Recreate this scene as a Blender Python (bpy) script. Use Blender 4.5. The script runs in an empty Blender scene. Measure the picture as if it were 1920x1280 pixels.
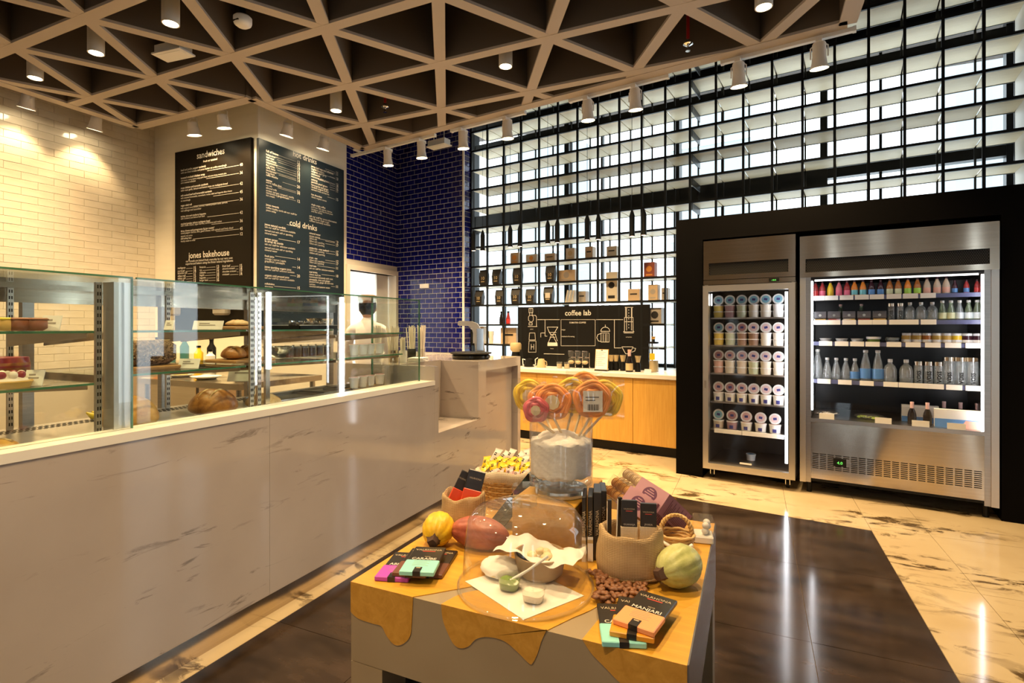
import bpy, bmesh, math, random
from mathutils import Matrix, Vector, Euler
random.seed(7)
PI = math.pi
scene = bpy.context.scene
C = scene.collection
# ------------------------------------------------------------------ camera
CAM_H, FPX, HOR, YAW = 1.30, 1000.0, 612.0, math.radians(24.3)
cd = bpy.data.cameras.new('camera'); cam = bpy.data.objects.new('camera', cd); C.objects.link(cam)
cd.sensor_width = 36; cd.lens = 36*FPX/1920; cd.shift_y = -(640-HOR)/1920; cd.clip_start = .05; cd.clip_end = 200
cam.location = (0, 0, CAM_H); cam.rotation_euler = (PI/2, 0, YAW)
scene.camera = cam
# ------------------------------------------------------------------ world, exposure
w = bpy.data.worlds.new('world'); scene.world = w; w.use_nodes = True
bg = w.node_tree.nodes['Background']; bg.inputs[0].default_value = (.86, .95, 1, 1); bg.inputs[1].default_value = 2.6
vs = scene.view_settings
vs.view_transform = 'Standard'; vs.look = 'None'; vs.gamma = 1; vs.exposure = 0.68; vs.use_curve_mapping = False
DOWN_W, WALL_W, TRACK_W = 130, 24, 75
WARM = (1, .70, .36)

# ------------------------------------------------------------------ frames of the room
RV = Vector((math.cos(YAW), math.sin(YAW), 0)); FV = Vector((-math.sin(YAW), math.cos(YAW), 0)); CP = Vector((0, 0, CAM_H))
def on_plane(px, py, p0, n):
    r = RV*((px-960)/FPX)+FV+Vector((0, 0, (HOR-py)/FPX)); n = Vector(n)
    return CP+r*((Vector(p0)-CP).dot(n)/r.dot(n))
def on_z(px, py, h): return on_plane(px, py, (0, 0, h), (0, 0, 1))
def on_x(px, py, X): return on_plane(px, py, (X, 0, 0), (1, 0, 0))
def on_y(px, py, Y): return on_plane(px, py, (0, Y, 0), (0, 1, 0))
WA = math.radians(8.2)                      # the window facade is turned 8 degrees to the counter
WE = Vector((math.cos(WA), -math.sin(WA), 0)); WN = Vector((math.sin(WA), math.cos(WA), 0)); W0 = Vector((-.62, 4.907, 0))
def W(s, d, z=0): return W0+WE*s+WN*d+Vector((0, 0, z))
def on_w(px, py, d):
    p = on_plane(px, py, W0+WN*d, WN); return (p-W0).dot(WE), p.z

# ------------------------------------------------------------------ mesh helpers
def T(x, y, z): return Matrix.Translation((x, y, z))
def RX(a): return Matrix.Rotation(a, 4, 'X')
def RY(a): return Matrix.Rotation(a, 4, 'Y')
def RZ(a): return Matrix.Rotation(a, 4, 'Z')
I4 = Matrix.Identity(4)
class MB:
    def __init__(s): s.v = []; s.f = []
    def add(s, vs_, fs, M=I4):
        o = len(s.v); s.v += [tuple(M @ Vector(p)) for p in vs_]; s.f += [tuple(i+o for i in f) for f in fs]; return s
    def bx(s, x0, x1, y0, y1, z0, z1, M=I4):
        return s.add([(x0,y0,z0),(x1,y0,z0),(x1,y1,z0),(x0,y1,z0),(x0,y0,z1),(x1,y0,z1),(x1,y1,z1),(x0,y1,z1)],
                     [(0,3,2,1),(4,5,6,7),(0,1,5,4),(1,2,6,5),(2,3,7,6),(3,0,4,7)], M)
    def cbx(s, x0, x1, y0, y1, z0, z1, b=.004, M=I4):      # box with chamfered vertical and top edges
        b = min(b, (x1-x0)*.45, (y1-y0)*.45, (z1-z0)*.45)
        def ring(i, z): return [(x0+i+(b if i==0 else b*.3), y0+i, z),(x1-i-(b if i==0 else b*.3), y0+i, z),(x1-i, y0+i+b, z),(x1-i, y1-i-b, z),(x1-i-b, y1-i, z),(x0+i+b, y1-i, z),(x0+i, y1-i-b, z),(x0+i, y0+i+b, z)]
        rs = [ring(b, z0), ring(0, z0+b), ring(0, z1-b), ring(b, z1)]
        v = sum(rs, []); f = [tuple(reversed(range(8))), tuple(range(24, 32))]
        for k in range(3):
            for i in range(8): f.append((k*8+i, k*8+(i+1)%8, k*8+8+(i+1)%8, k*8+8+i))
        return s.add(v, f, M)
    def lathe(s, prof, seg=24, M=I4, a0=0, a1=2*PI, fn=None):
        full = abs(a1-a0-2*PI) < 1e-6; n = seg if full else seg+1; v = []; f = []
        for (r, z) in prof:
            for i in range(n):
                a = a0+(a1-a0)*i/seg; rr, zz = (fn(a, r, z) if fn else (r, z))
                v.append((rr*math.cos(a), rr*math.sin(a), zz))
        for k in range(len(prof)-1):
            for i in range(seg):
                j = (i+1) % n; f.append((k*n+i, k*n+j, (k+1)*n+j, (k+1)*n+i))
        if full:
            if prof[0][0] > 1e-5: f.append(tuple(reversed(range(n))))
            if prof[-1][0] > 1e-5: f.append(tuple(range((len(prof)-1)*n, len(prof)*n)))
        return s.add(v, f, M)
    def olathe(s, prof, seg=24, M=I4, fn=None):           # open lathe, no caps
        v = []; f = []
        for (r, z) in prof:
            for i in range(seg):
                a = 2*PI*i/seg; rr, zz = (fn(a, r, z) if fn else (r, z)); v.append((rr*math.cos(a), rr*math.sin(a), zz))
        for k in range(len(prof)-1):
            for i in range(seg): j = (i+1) % seg; f.append((k*seg+i, k*seg+j, (k+1)*seg+j, (k+1)*seg+i))
        return s.add(v, f, M)
    def cyl(s, r, z0, z1, seg=20, M=I4): return s.lathe([(r, z0), (r, z1)], seg, M)
    def tube(s, pts, r, seg=8, closed=False, M=I4):
        pts = [Vector(p) for p in pts]; n = len(pts); v = []; f = []; up = None
        for i, p in enumerate(pts):
            a = pts[(i-1) % n] if (closed or i > 0) else p; b = pts[(i+1) % n] if (closed or i < n-1) else p
            t = (b-a).normalized()
            if up is None: up = t.orthogonal().normalized()
            up = (up-t*up.dot(t)).normalized(); sd = t.cross(up); rr = r[i] if isinstance(r, (list, tuple)) else r
            for k in range(seg):
                an = 2*PI*k/seg; v.append(tuple(p+(up*math.cos(an)+sd*math.sin(an))*rr))
        m = n if closed else n-1
        for i in range(m):
            for k in range(seg): f.append((i*seg+k, i*seg+(k+1)%seg, ((i+1)%n)*seg+(k+1)%seg, ((i+1)%n)*seg+k))
        if not closed: f.append(tuple(reversed(range(seg)))); f.append(tuple(range((n-1)*seg, n*seg)))
        return s.add(v, f, M)
    def prism(s, poly, z0, z1, M=I4):
        n = len(poly); v = [(x, y, z0) for x, y in poly]+[(x, y, z1) for x, y in poly]
        f = [tuple(reversed(range(n))), tuple(range(n, 2*n))]+[(i, (i+1)%n, n+(i+1)%n, n+i) for i in range(n)]
        return s.add(v, f, M)
    def ball(s, rx, ry, rz, nu=16, nv=10, M=I4, fn=None):
        v = [(0, 0, -rz)]; f = []
        for k in range(1, nv):
            t = -PI/2+PI*k/nv
            for i in range(nu):
                a = 2*PI*i/nu; q = (math.cos(t)*math.cos(a)*rx, math.cos(t)*math.sin(a)*ry, math.sin(t)*rz)
                if fn: q = fn(a, t, q)
                v.append(q)
        v.append((0, 0, rz)); e = len(v)-1
        for i in range(nu): f.append((0, 1+(i+1)%nu, 1+i)); f.append((e, e-nu+i, e-nu+(i+1)%nu))
        for k in range(nv-2):
            for i in range(nu): a = 1+k*nu; f.append((a+i, a+(i+1)%nu, a+nu+(i+1)%nu, a+nu+i))
        return s.add(v, f, M)
    def sheet(s, fn, nu, nv, M=I4):
        v = [fn(i/nu, j/nv) for j in range(nv+1) for i in range(nu+1)]
        f = [(j*(nu+1)+i, j*(nu+1)+i+1, (j+1)*(nu+1)+i+1, (j+1)*(nu+1)+i) for j in range(nv) for i in range(nu)]
        return s.add(v, f, M)
    def mesh(s, name, m=None, smooth=0):
        me = bpy.data.meshes.new(name); me.from_pydata(s.v, [], s.f)
        bm = bmesh.new(); bm.from_mesh(me); bmesh.ops.recalc_face_normals(bm, faces=bm.faces); bm.to_mesh(me); bm.free()
        if smooth:
            me.polygons.foreach_set('use_smooth', [True]*len(me.polygons)); me.set_sharp_from_angle(angle=math.radians(smooth))
        if m: me.materials.append(m)
        return me
    def build(s, name, m, parent=None, smooth=0, loc=None, M=None):
        return link(name, s.mesh(name, m, smooth), parent, loc, M)
def link(name, me, parent=None, loc=None, M=None):
    o = bpy.data.objects.new(name, me); C.objects.link(o)
    if parent: o.parent = parent
    if loc is not None: o.location = loc
    if M is not None: o.matrix_local = M
    return o
def tag(o, label=None, cat=None, group=None, kind=None):
    if label: o['label'] = label
    if cat: o['category'] = cat
    if group: o['group'] = group
    if kind: o['kind'] = kind
    return o
def thing(name, label, cat, loc=(0, 0, 0), rz=0, group=None, M=None):
    o = bpy.data.objects.new(name, None); o.empty_display_size = .05; C.objects.link(o)
    if M is not None: o.matrix_world = M
    else: o.location = loc; o.rotation_euler = (0, 0, rz)
    return tag(o, label, cat, group)
def struct(o): o['kind'] = 'structure'; return o
def stuff(o): o['kind'] = 'stuff'; return o
def copy_tree(o, parent=None):
    c = o.copy(); C.objects.link(c); c.parent = parent
    for ch in list(o.children): copy_tree(ch, c)
    return c
def text(body, size, m, parent, M, align='CENTER', bold=0, name='lettering', space=1.0, line=1.0):
    cu = bpy.data.curves.new(name, 'FONT'); cu.body = body; cu.size = size; cu.align_x = align; cu.align_y = 'TOP_BASELINE'
    cu.resolution_u = 2; cu.offset = bold*size; cu.space_line = line; cu.space_character = space; cu.fill_mode = 'FRONT'
    o = bpy.data.objects.new(name, cu); me = bpy.data.meshes.new_from_object(o); bpy.data.objects.remove(o); bpy.data.curves.remove(cu)
    me.materials.clear(); me.materials.append(m)
    return link(name, me, parent, None, M)
ORD = ['first', 'second', 'third', 'fourth', 'fifth', 'sixth', 'seventh', 'eighth', 'ninth', 'tenth', 'eleventh', 'twelfth', 'thirteenth', 'fourteenth', 'fifteenth', 'sixteenth', 'seventeenth', 'eighteenth', 'nineteenth', 'twentieth', 'twenty-first', 'twenty-second', 'twenty-third', 'twenty-fourth', 'twenty-fifth', 'twenty-sixth', 'twenty-seventh', 'twenty-eighth']
def clip(poly, a, b, c):                    # keep a*x+b*y <= c
    out = []
    for i in range(len(poly)):
        p, q = poly[i], poly[(i+1) % len(poly)]; dp, dq = a*p[0]+b*p[1]-c, a*q[0]+b*q[1]-c
        if dp <= 0: out.append(p)
        if dp*dq < 0: t = dp/(dp-dq); out.append((p[0]+(q[0]-p[0])*t, p[1]+(q[1]-p[1])*t))
    return out
def parea(p): return abs(sum(p[i][0]*p[(i+1)%len(p)][1]-p[(i+1)%len(p)][0]*p[i][1] for i in range(len(p))))/2 if len(p) > 2 else 0

# ------------------------------------------------------------------ materials
MT = {}
def nm(name):
    m = bpy.data.materials.new(name); m.use_nodes = True; MT[name] = m
    nt = m.node_tree; return m, nt, nt.nodes['Principled BSDF']
def mat(name, col, rough=.5, metal=0, spec=.5, emit=0, ecol=None, coat=0, trans=0, sub=0):
    m, nt, b = nm(name); b.inputs['Base Color'].default_value = (*col, 1); b.inputs['Roughness'].default_value = rough
    b.inputs['Metallic'].default_value = metal; b.inputs['Specular IOR Level'].default_value = spec; b.inputs['Coat Weight'].default_value = coat
    if emit: b.inputs['Emission Color'].default_value = (*(ecol or col), 1); b.inputs['Emission Strength'].default_value = emit
    if trans: b.inputs['Transmission Weight'].default_value = trans
    if sub: b.inputs['Subsurface Weight'].default_value = sub; b.inputs['Subsurface Radius'].default_value = (.01, .006, .004)
    return m
def N(nt, t, **k):
    n = nt.nodes.new(t)
    for a, b in k.items():
        if a in n.inputs: n.inputs[a].default_value = b
        else: setattr(n, a, b)
    return n
def coords(nt, scale=(1, 1, 1), rot=(0, 0, 0), kind='Object'):
    tc = N(nt, 'ShaderNodeTexCoord'); mp = N(nt, 'ShaderNodeMapping'); mp.inputs['Scale'].default_value = scale; mp.inputs['Rotation'].default_value = rot
    nt.links.new(tc.outputs[kind], mp.inputs[0]); return mp.outputs[0]
def ramp(nt, fac, stops):
    r = N(nt, 'ShaderNodeValToRGB'); e = r.color_ramp.elements
    while len(e) < len(stops): e.new(.5)
    for i, (p, c) in enumerate(stops): e[i].position = p; e[i].color = (*c, 1) if len(c) == 3 else c
    nt.links.new(fac, r.inputs[0]); return r.outputs[0]
def mixc(nt, fac, a, b, mode='MIX'):
    m = N(nt, 'ShaderNodeMix'); m.data_type = 'RGBA'; m.blend_type = mode
    for i, x in ((0, fac), (6, a), (7, b)):
        if hasattr(x, 'links'): nt.links.new(x, m.inputs[i])
        else: m.inputs[i].default_value = x if i == 0 else (*x, 1)
    return m.outputs[2]
def bump(nt, b, h, st=.3, dist=.01):
    n = N(nt, 'ShaderNodeBump'); n.inputs['Strength'].default_value = st; n.inputs['Distance'].default_value = dist
    nt.links.new(h, n.inputs['Height']); nt.links.new(n.outputs[0], b.inputs['Normal'])
def noisy(name, c1, c2, scale=(8, 8, 8), rough=.5, metal=0, detail=4, lo=.35, hi=.65, bst=0, rot=(0, 0, 0), spec=.5, coat=0, ns=1.0, sub=0):
    m, nt, b = nm(name); v = coords(nt, scale, rot); n = N(nt, 'ShaderNodeTexNoise', Scale=ns, Detail=detail, Roughness=.6)
    nt.links.new(v, n.inputs['Vector']); nt.links.new(ramp(nt, n.outputs[0], [(lo, c1), (hi, c2)]), b.inputs['Base Color'])
    b.inputs['Roughness'].default_value = rough; b.inputs['Metallic'].default_value = metal; b.inputs['Specular IOR Level'].default_value = spec; b.inputs['Coat Weight'].default_value = coat
    if bst: bump(nt, b, n.outputs[0], bst)
    if sub: b.inputs['Subsurface Weight'].default_value = sub; b.inputs['Subsurface Radius'].default_value = (.01, .006, .004)
    return m
def glass(name, tint=(.94, .98, .95), refl=.04, rough=.01, milk=0, mcol=(.8, .85, .87)):   # thin pane: see-through with a mirror coat that grows at grazing angles
    m = bpy.data.materials.new(name); m.use_nodes = True; nt = m.node_tree; nt.nodes.clear(); MT[name] = m
    o = N(nt, 'ShaderNodeOutputMaterial'); t = N(nt, 'ShaderNodeBsdfTransparent'); g = N(nt, 'ShaderNodeBsdfGlossy'); lw = N(nt, 'ShaderNodeLayerWeight'); mx = N(nt, 'ShaderNodeMixShader')
    t.inputs[0].default_value = (*tint, 1); g.inputs['Roughness'].default_value = rough; lw.inputs[0].default_value = .5
    pw = N(nt, 'ShaderNodeMath', operation='POWER'); nt.links.new(lw.outputs['Facing'], pw.inputs[0]); pw.inputs[1].default_value = 4.5
    ma = N(nt, 'ShaderNodeMath', operation='MULTIPLY_ADD'); nt.links.new(pw.outputs[0], ma.inputs[0]); ma.inputs[1].default_value = .6; ma.inputs[2].default_value = refl
    src = t
    if milk:
        df = N(nt, 'ShaderNodeBsdfDiffuse'); df.inputs[0].default_value = (*mcol, 1); mk = N(nt, 'ShaderNodeMixShader'); mk.inputs[0].default_value = milk
        nt.links.new(t.outputs[0], mk.inputs[1]); nt.links.new(df.outputs[0], mk.inputs[2]); src = mk
    nt.links.new(ma.outputs[0], mx.inputs[0]); nt.links.new(src.outputs[0], mx.inputs[1]); nt.links.new(g.outputs[0], mx.inputs[2]); nt.links.new(mx.outputs[0], o.inputs[0])
    return m
def boxes(name, m, parent, *dims):          # one object for each box
    return [MB().bx(*d).build(name, MT[m] if isinstance(m, str) else m, parent) for d in dims]
def marble(name, base, base2, vein, scale, thr, stretch, rot, rough=.08, vs_=1.0):
    m, nt, b = nm(name); v = coords(nt, stretch, rot)
    n1 = N(nt, 'ShaderNodeTexNoise', Scale=scale, Detail=9, Roughness=.68, Distortion=.7); nt.links.new(v, n1.inputs['Vector'])
    n2 = N(nt, 'ShaderNodeTexNoise', Scale=scale*.35, Detail=3); nt.links.new(v, n2.inputs['Vector'])
    v3 = coords(nt, (1.3, 1.3, 1.3)); n3 = N(nt, 'ShaderNodeTexNoise', Scale=1.6, Detail=4); nt.links.new(v3, n3.inputs['Vector'])
    base_c = ramp(nt, n3.outputs[0], [(.3, base), (.7, base2)])
    a = ramp(nt, n1.outputs[0], [(thr, (0, 0, 0)), (thr+.07, (1, 1, 1))]); g = ramp(nt, n2.outputs[0], [(.46, (0, 0, 0)), (.6, (1, 1, 1))])
    mk = mixc(nt, 1, a, g, 'MULTIPLY'); mk2 = mixc(nt, 1, mk, (vs_, vs_, vs_), 'MULTIPLY')
    mm = N(nt, 'ShaderNodeMix'); mm.data_type = 'RGBA'; nt.links.new(mk2, mm.inputs[0]); nt.links.new(base_c, mm.inputs[6]); mm.inputs[7].default_value = (*vein, 1)
    nt.links.new(mm.outputs[2], b.inputs['Base Color']); b.inputs['Roughness'].default_value = rough
    return m
def wood(name, c1, c2, stretch, rough=.35, bst=.05):
    m, nt, b = nm(name); v = coords(nt, stretch); n = N(nt, 'ShaderNodeTexNoise', Scale=1.0, Detail=6, Roughness=.65, Distortion=.6); nt.links.new(v, n.inputs['Vector'])
    nt.links.new(ramp(nt, n.outputs[0], [(.3, c1), (.7, c2)]), b.inputs['Base Color']); b.inputs['Roughness'].default_value = rough; bump(nt, b, n.outputs[0], bst, .004)
    return m
marble('counter_marble', (.44, .375, .33), (.51, .445, .40), (.11, .09, .08), 3.0, .585, (1, 1.0, 6.5), (.55, 0, 0), .07, .8)
marble('floor_marble', (.56, .42, .235), (.66, .52, .31), (.085, .05, .018), 4.2, .505, (1, 2.2, 1), (0, 0, .35), .10, .95)
noisy('floor_dark', (.014, .009, .006), (.070, .045, .031), (3.0, 7, 3), .13, detail=8, lo=.3, hi=.75, rot=(0, 0, -.1))
mat('grout', (.10, .07, .045), .8)
def steelmat(name, c, rough, wav):
    m, nt, b = nm(name); v = coords(nt, (1.5, 1.5, 110)); n = N(nt, 'ShaderNodeTexNoise', Scale=1.0, Detail=2); nt.links.new(v, n.inputs['Vector'])
    nt.links.new(ramp(nt, n.outputs[0], [(.35, tuple(x*.9 for x in c)), (.65, c)]), b.inputs['Base Color']); b.inputs['Metallic'].default_value = 1; b.inputs['Roughness'].default_value = rough
    v2 = coords(nt, (3.2, 3.2, .9)); n2 = N(nt, 'ShaderNodeTexNoise', Scale=1.0, Detail=0); nt.links.new(v2, n2.inputs['Vector']); bump(nt, b, n2.outputs[0], wav, .05); return m
steelmat('steel', (.60, .52, .42), .17, .35); steelmat('steel_soft', (.50, .47, .44), .3, .1)
mat('chrome', (.75, .75, .75), .1, 1)
mat('black', (.006, .0055, .005), .45, spec=.25)
mat('black_panel', (.0025, .002, .0018), .55, spec=.06)
mat('black_metal', (.008, .009, .009), .4, 0, spec=.3)
mat('white_paint', (.80, .76, .70), .5)
mat('white_plastic', (.80, .79, .76), .35)
mat('white_card', (.85, .83, .78), .6)
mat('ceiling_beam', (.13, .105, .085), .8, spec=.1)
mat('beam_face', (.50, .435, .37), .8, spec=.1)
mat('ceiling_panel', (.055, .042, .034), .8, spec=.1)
mat('slab', (.055, .04, .03), .8)
noisy('tile_white', (.64, .57, .45), (.70, .63, .51), (5, 5, 9), .12, detail=2, bst=.35)
noisy('plaster_cream', (.86, .80, .66), (.90, .84, .70), (2, 2, 14), .22, detail=2, bst=.12)
noisy('tile_blue', (.005, .007, .10), (.010, .012, .19), (9, 9, 9), .09, detail=2, bst=.06, spec=.3)
mat('tile_joint', (.66, .62, .56), .7)
mat('tile_joint_cream', (.60, .53, .42), .6)
mat('far_wall', (.50, .36, .21), .7)
mat('trim_cream', (.84, .79, .70), .4)
wood('oak', (.50, .25, .022), (.64, .345, .038), (5, 45, 5), .42)
wood('oak_front', (.46, .22, .026), (.62, .32, .055), (40, 5, 40), .4)
wood('oak_panel', (.58, .30, .05), (.70, .40, .085), (55, 55, 3), .38)
wood('board_wood', (.34, .17, .06), (.46, .26, .10), (6, 40, 6), .5)
wood('shelf_wood', (.68, .58, .36), (.76, .66, .44), (6, 60, 6), .5)
noisy('table_grey', (.42, .32, .20), (.47, .37, .24), (3, 3, 3), .3, .35, detail=2)
glass('case_glass', (.95, .98, .96), .05); glass('door_glass', (.98, .98, .98), .03); glass('window_glass', (.97, .99, 1), .03); glass('clear_glass', (.975, .98, .975), .08, .01, .03, (.9, .9, .88)); glass('clear_plastic', (.98, .975, .965), .07, .04, .04, (.9, .88, .84))
mat('glass_edge', (.10, .30, .16), .1, trans=.5)
mat('led', (1, 1, 1), emit=12, ecol=(.93, .95, 1))
mat('led_soft', (1, 1, 1), emit=3.0, ecol=(1, .97, .92))
mat('lamp_face', (1, .9, .7), emit=22, ecol=(1, .82, .52))
mat('pend_face', (1, .8, .6), emit=6, ecol=(1, .6, .35))
mat('bright_room', (.85, .85, .82), .6)
mat('display_green', (.02, .1, .02), emit=1.2, ecol=(.15, .8, .1))
mat('red_pipe', (.35, .015, .015), .4)
mat('text_white', (.66, .62, .55), .6)
mat('menu_black', (.007, .0045, .002), .45, spec=.12)
mat('menu_blue', (.012, .021, .028), .35, spec=.3)
# ================================================================== THE SHELL
LX, RX_, BY = -6.32, 5.2, -4.5              # left wall, right wall, back wall
WX, SY, BLX, BCY = -4.64, 3.93, -4.64, 6.28 # menu walls and the blue corner
floor = struct(MB().bx(LX-.2, RX_+.2, BY-.2, 8.2, -.12, -.004).build('floor', MT['grout']))
tag(floor, 'polished floor of dark brown stone tiles bordered by cream veined marble tiles')
G = .79; DL, DR = -1.905, .69
lx, ly = math.sin(WA), math.cos(WA); lc = lx*-.489+ly*4.21   # border parallel to the facade
for i in range(-4, 7):
    for j in range(-8, 8):
        x0, y0 = .22+G*i, 1.72+G*j; g = .0012
        cell = [(x0+g, y0+g), (x0+G-g, y0+g), (x0+G-g, y0+G-g), (x0+g, y0+G-g)]
        if x0+G < -2.3 and j > -8: mids = [(cell, 'floor_marble')] if i == -4 else [(cell, 'floor_marble')]
        else:
            mid = clip(clip(cell, -1, 0, -DL-g), 1, 0, DR-g)
            mids = [(clip(cell, 1, 0, DL-g), 'floor_marble'), (clip(cell, -1, 0, -DR-g), 'floor_marble'),
                    (clip(mid, lx, ly, lc-g) if len(mid) > 2 else [], 'floor_dark'), (clip(mid, -lx, -ly, -lc-g) if len(mid) > 2 else [], 'floor_marble')]
        for poly, mm in mids:
            if parea(poly) < .002: continue
            cx = sum(p[0] for p in poly)/len(poly); cy = sum(p[1] for p in poly)/len(poly)
            if cy > 7.6 or cy < -3: continue
            MB().prism(poly, -.004, 0).build('floor_tile', MT[mm], floor)

def wall_tiles(parent, org, u, nrm, width, z0, z1, tw, th, m, holes=(), gap=.004, thick=.006, cap=300, vis=None):
    """running-bond tiles as chamfered slabs: the largest in view single, the rest one joined part"""
    u, nrm = Vector(u), Vector(nrm); cache = {}; items = []
    rows = int((z1-z0)/th)
    for r in range(rows):
        x = -(tw/2 if r % 2 else 0)
        while x < width-.01:
            a, b = max(x, 0), min(x+tw, width); x += tw
            za, zb = z0+r*th, z0+(r+1)*th
            if b-a < .02: continue
            if any(b > h[0]+.005 and a < h[1]-.005 and zb > h[2]+.005 and za < h[3]-.005 for h in holes): continue
            c = Vector(org)+u*((a+b)/2)+Vector((0, 0, (za+zb)/2)); d = (c-CP).length
            seen = 1 if (vis is None or vis(c)) else 0
            items.append((-seen*(b-a)/d/d, a, b, za))
    items.sort(); B = Matrix((( u.x, nrm.x, 0, org[0]), (u.y, nrm.y, 0, org[1]), (0, 0, 1, org[2]), (0, 0, 0, 1)))
    rest = MB()
    def slab(mb, wd, M):
        h, t, ch = th-gap, thick, .0025; wd -= gap
        v = [(-wd/2, 0, -h/2), (wd/2, 0, -h/2), (wd/2, 0, h/2), (-wd/2, 0, h/2)]
        v += [(x, t*.6, z) for x, _, z in v]+[(x-math.copysign(ch, x), t, z-math.copysign(ch, z)) for x, _, z in v]
        f = [(0, 1, 5, 4), (1, 2, 6, 5), (2, 3, 7, 6), (3, 0, 4, 7), (4, 5, 9, 8), (5, 6, 10, 9), (6, 7, 11, 10), (7, 4, 8, 11), (8, 9, 10, 11)]
        return mb.add(v, f, M)
    for k, (_, a, b, za) in enumerate(items):
        M = B @ T((a+b)/2, 0, za+th/2-0) @ T(0, 0, -org[2] if False else 0)
        M = M @ RZ(random.uniform(-.006, .006)) @ RX(random.uniform(-.008, .008))
        if k < cap:
            key = round(b-a, 3)
            if key not in cache: cache[key] = slab(MB(), b-a, I4).mesh('wall_tile', m)
            link('wall_tile', cache[key], parent, None, M)
        else: slab(rest, b-a, M)
    if rest.v: stuff(rest.build('wall_tile_field', m, parent))
ZT = 4.5
wl = struct(MB().bx(LX-.15, LX, BY, SY+.15, 0, ZT).build('wall_left', MT['tile_joint_cream']))
wall_tiles(wl, (LX, .2, 0), (0, 1, 0), (1, 0, 0), SY-.2, .88, 3.78, .262, .0725, MT['tile_white'], gap=.002, vis=lambda c: c.y > .9 and c.z > 1.3)
ws = struct(MB().bx(LX, WX, SY, SY+.15, 0, ZT).build('wall_menu', MT['plaster_cream']))
wm = struct(MB().bx(WX-.15, WX, SY+.15, 5.235, 0, ZT).build('wall_menu', MT['plaster_cream']))
tag(wl, 'glossy white handmade tile wall behind the bakery case'); tag(ws, 'cream wall that carries the black sandwich menu board'); tag(wm, 'white wall return that carries the blue grey drinks menu board')
tr1 = struct(MB().bx(WX-.012, WX+.010, SY-.010, SY+.012, 0, 4.3).build('trim_1', MT['trim_cream'])); tag(tr1, 'cream corner strip between the two menu boards')
# blue return wall with the kitchen hatch
HY0, HY1, HZ1 = 5.27, 6.22, 2.02
wb = struct(MB().bx(BLX-.15, BLX, 5.235, HY0, 0, ZT).bx(BLX-.15, BLX, HY1, BCY+.15, 0, ZT).bx(BLX-.15, BLX, HY0, HY1, HZ1, ZT).bx(BLX-.15, BLX, HY0, HY1, 0, .95).build('wall_blue_return', MT['tile_joint']))
tag(wb, 'navy blue metro tile wall above the bright kitchen hatch')
wall_tiles(wb, (BLX, 5.235, 0), (0, 1, 0), (1, 0, 0), BCY-5.235, .95, 4.02, .134, .0667, MT['tile_blue'], gap=.0075, holes=[(HY0-5.235-.06, HY1-5.235+.07, .9, HZ1+.07)], vis=lambda c: c.z > 2)
boxes('hatch_frame', 'trim_cream', wb, (BLX-.1, BLX+.03, HY0-.05, HY0+.003, .951, HZ1), (BLX-.1, BLX+.03, HY1-.003, HY1+.06, .951, HZ1), (BLX-.1, BLX+.03, HY0-.05, HY1+.06, HZ1, HZ1+.062))
k = MB(); k.bx(BLX-2.2, BLX-2.1, 4.4, 7.4, 0, 3).bx(BLX-2.2, BLX-.15, 7.3, 7.4, 0, 3).bx(BLX-2.2, BLX-.15, 4.3, 4.4, 0, 3).bx(BLX-2.2, BLX-.15, 4.3, 7.4, 2.9, 3)
struct(tag(k.build('wall_kitchen', MT['bright_room']), 'white kitchen walls beyond the hatch'))
kl = thing('kitchen_ceiling_light', 'bright white ceiling light panel in the kitchen beyond the hatch', 'ceiling light', (BLX-1.1, 5.8, 2.86))
MB().bx(-.5, .5, -.6, .6, .01, .035).build('housing', MT['white_plastic'], kl); MB().bx(-.47, .47, -.57, .57, 0, .01).build('diffuser', mat('kitchen_lamp', (1, 1, 1), emit=14, ecol=(1, .98, .94)), kl)
MB().bx(BLX-.13, BLX-.1, HY1-.27, HY1-.02, .95, HZ1).build('hatch_shutter', MT['white_plastic'], wb)
# blue wall facing the shop, parallel to the facade
BS0 = (Vector((BLX, BCY, 0))-W0).dot(WE); BD = (Vector((BLX, BCY, 0))-W0).dot(WN)
BS1 = on_w(869, 400, BD)[0]
bw = MB(); M = Matrix.Translation(W(0, BD)) @ RZ(-WA)
bw.bx(BS0, BS1, 0, .18, 0, ZT, M); wblue = struct(bw.build('wall_blue', MT['tile_joint'])); tag(wblue, 'navy blue metro tile wall beside the shelving grid')
wall_tiles(wblue, W(BS0, BD), tuple(WE), tuple(-WN), BS1-BS0, .95, 4.02, .134, .0667, MT['tile_blue'], gap=.0075, vis=lambda c: True)
wall_tiles(wblue, W(BS1, BD+.0), tuple(WN), tuple(WE), .18, .95, 4.02, .134, .0667, MT['tile_blue'], gap=.0075, cap=0)
MB().bx(BS1-.012, BS1+.012, -.012, .01, .1, 4.1, M).build('corner_trim', MT['trim_cream'], wblue)
p = on_w(797, 536, BD); MB().bx(p[0]-.08, p[0]+.08, -.02, -.008, p[1]-.03, p[1]+.03, M).build('wall_plate', MT['white_card'], wblue)
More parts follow.
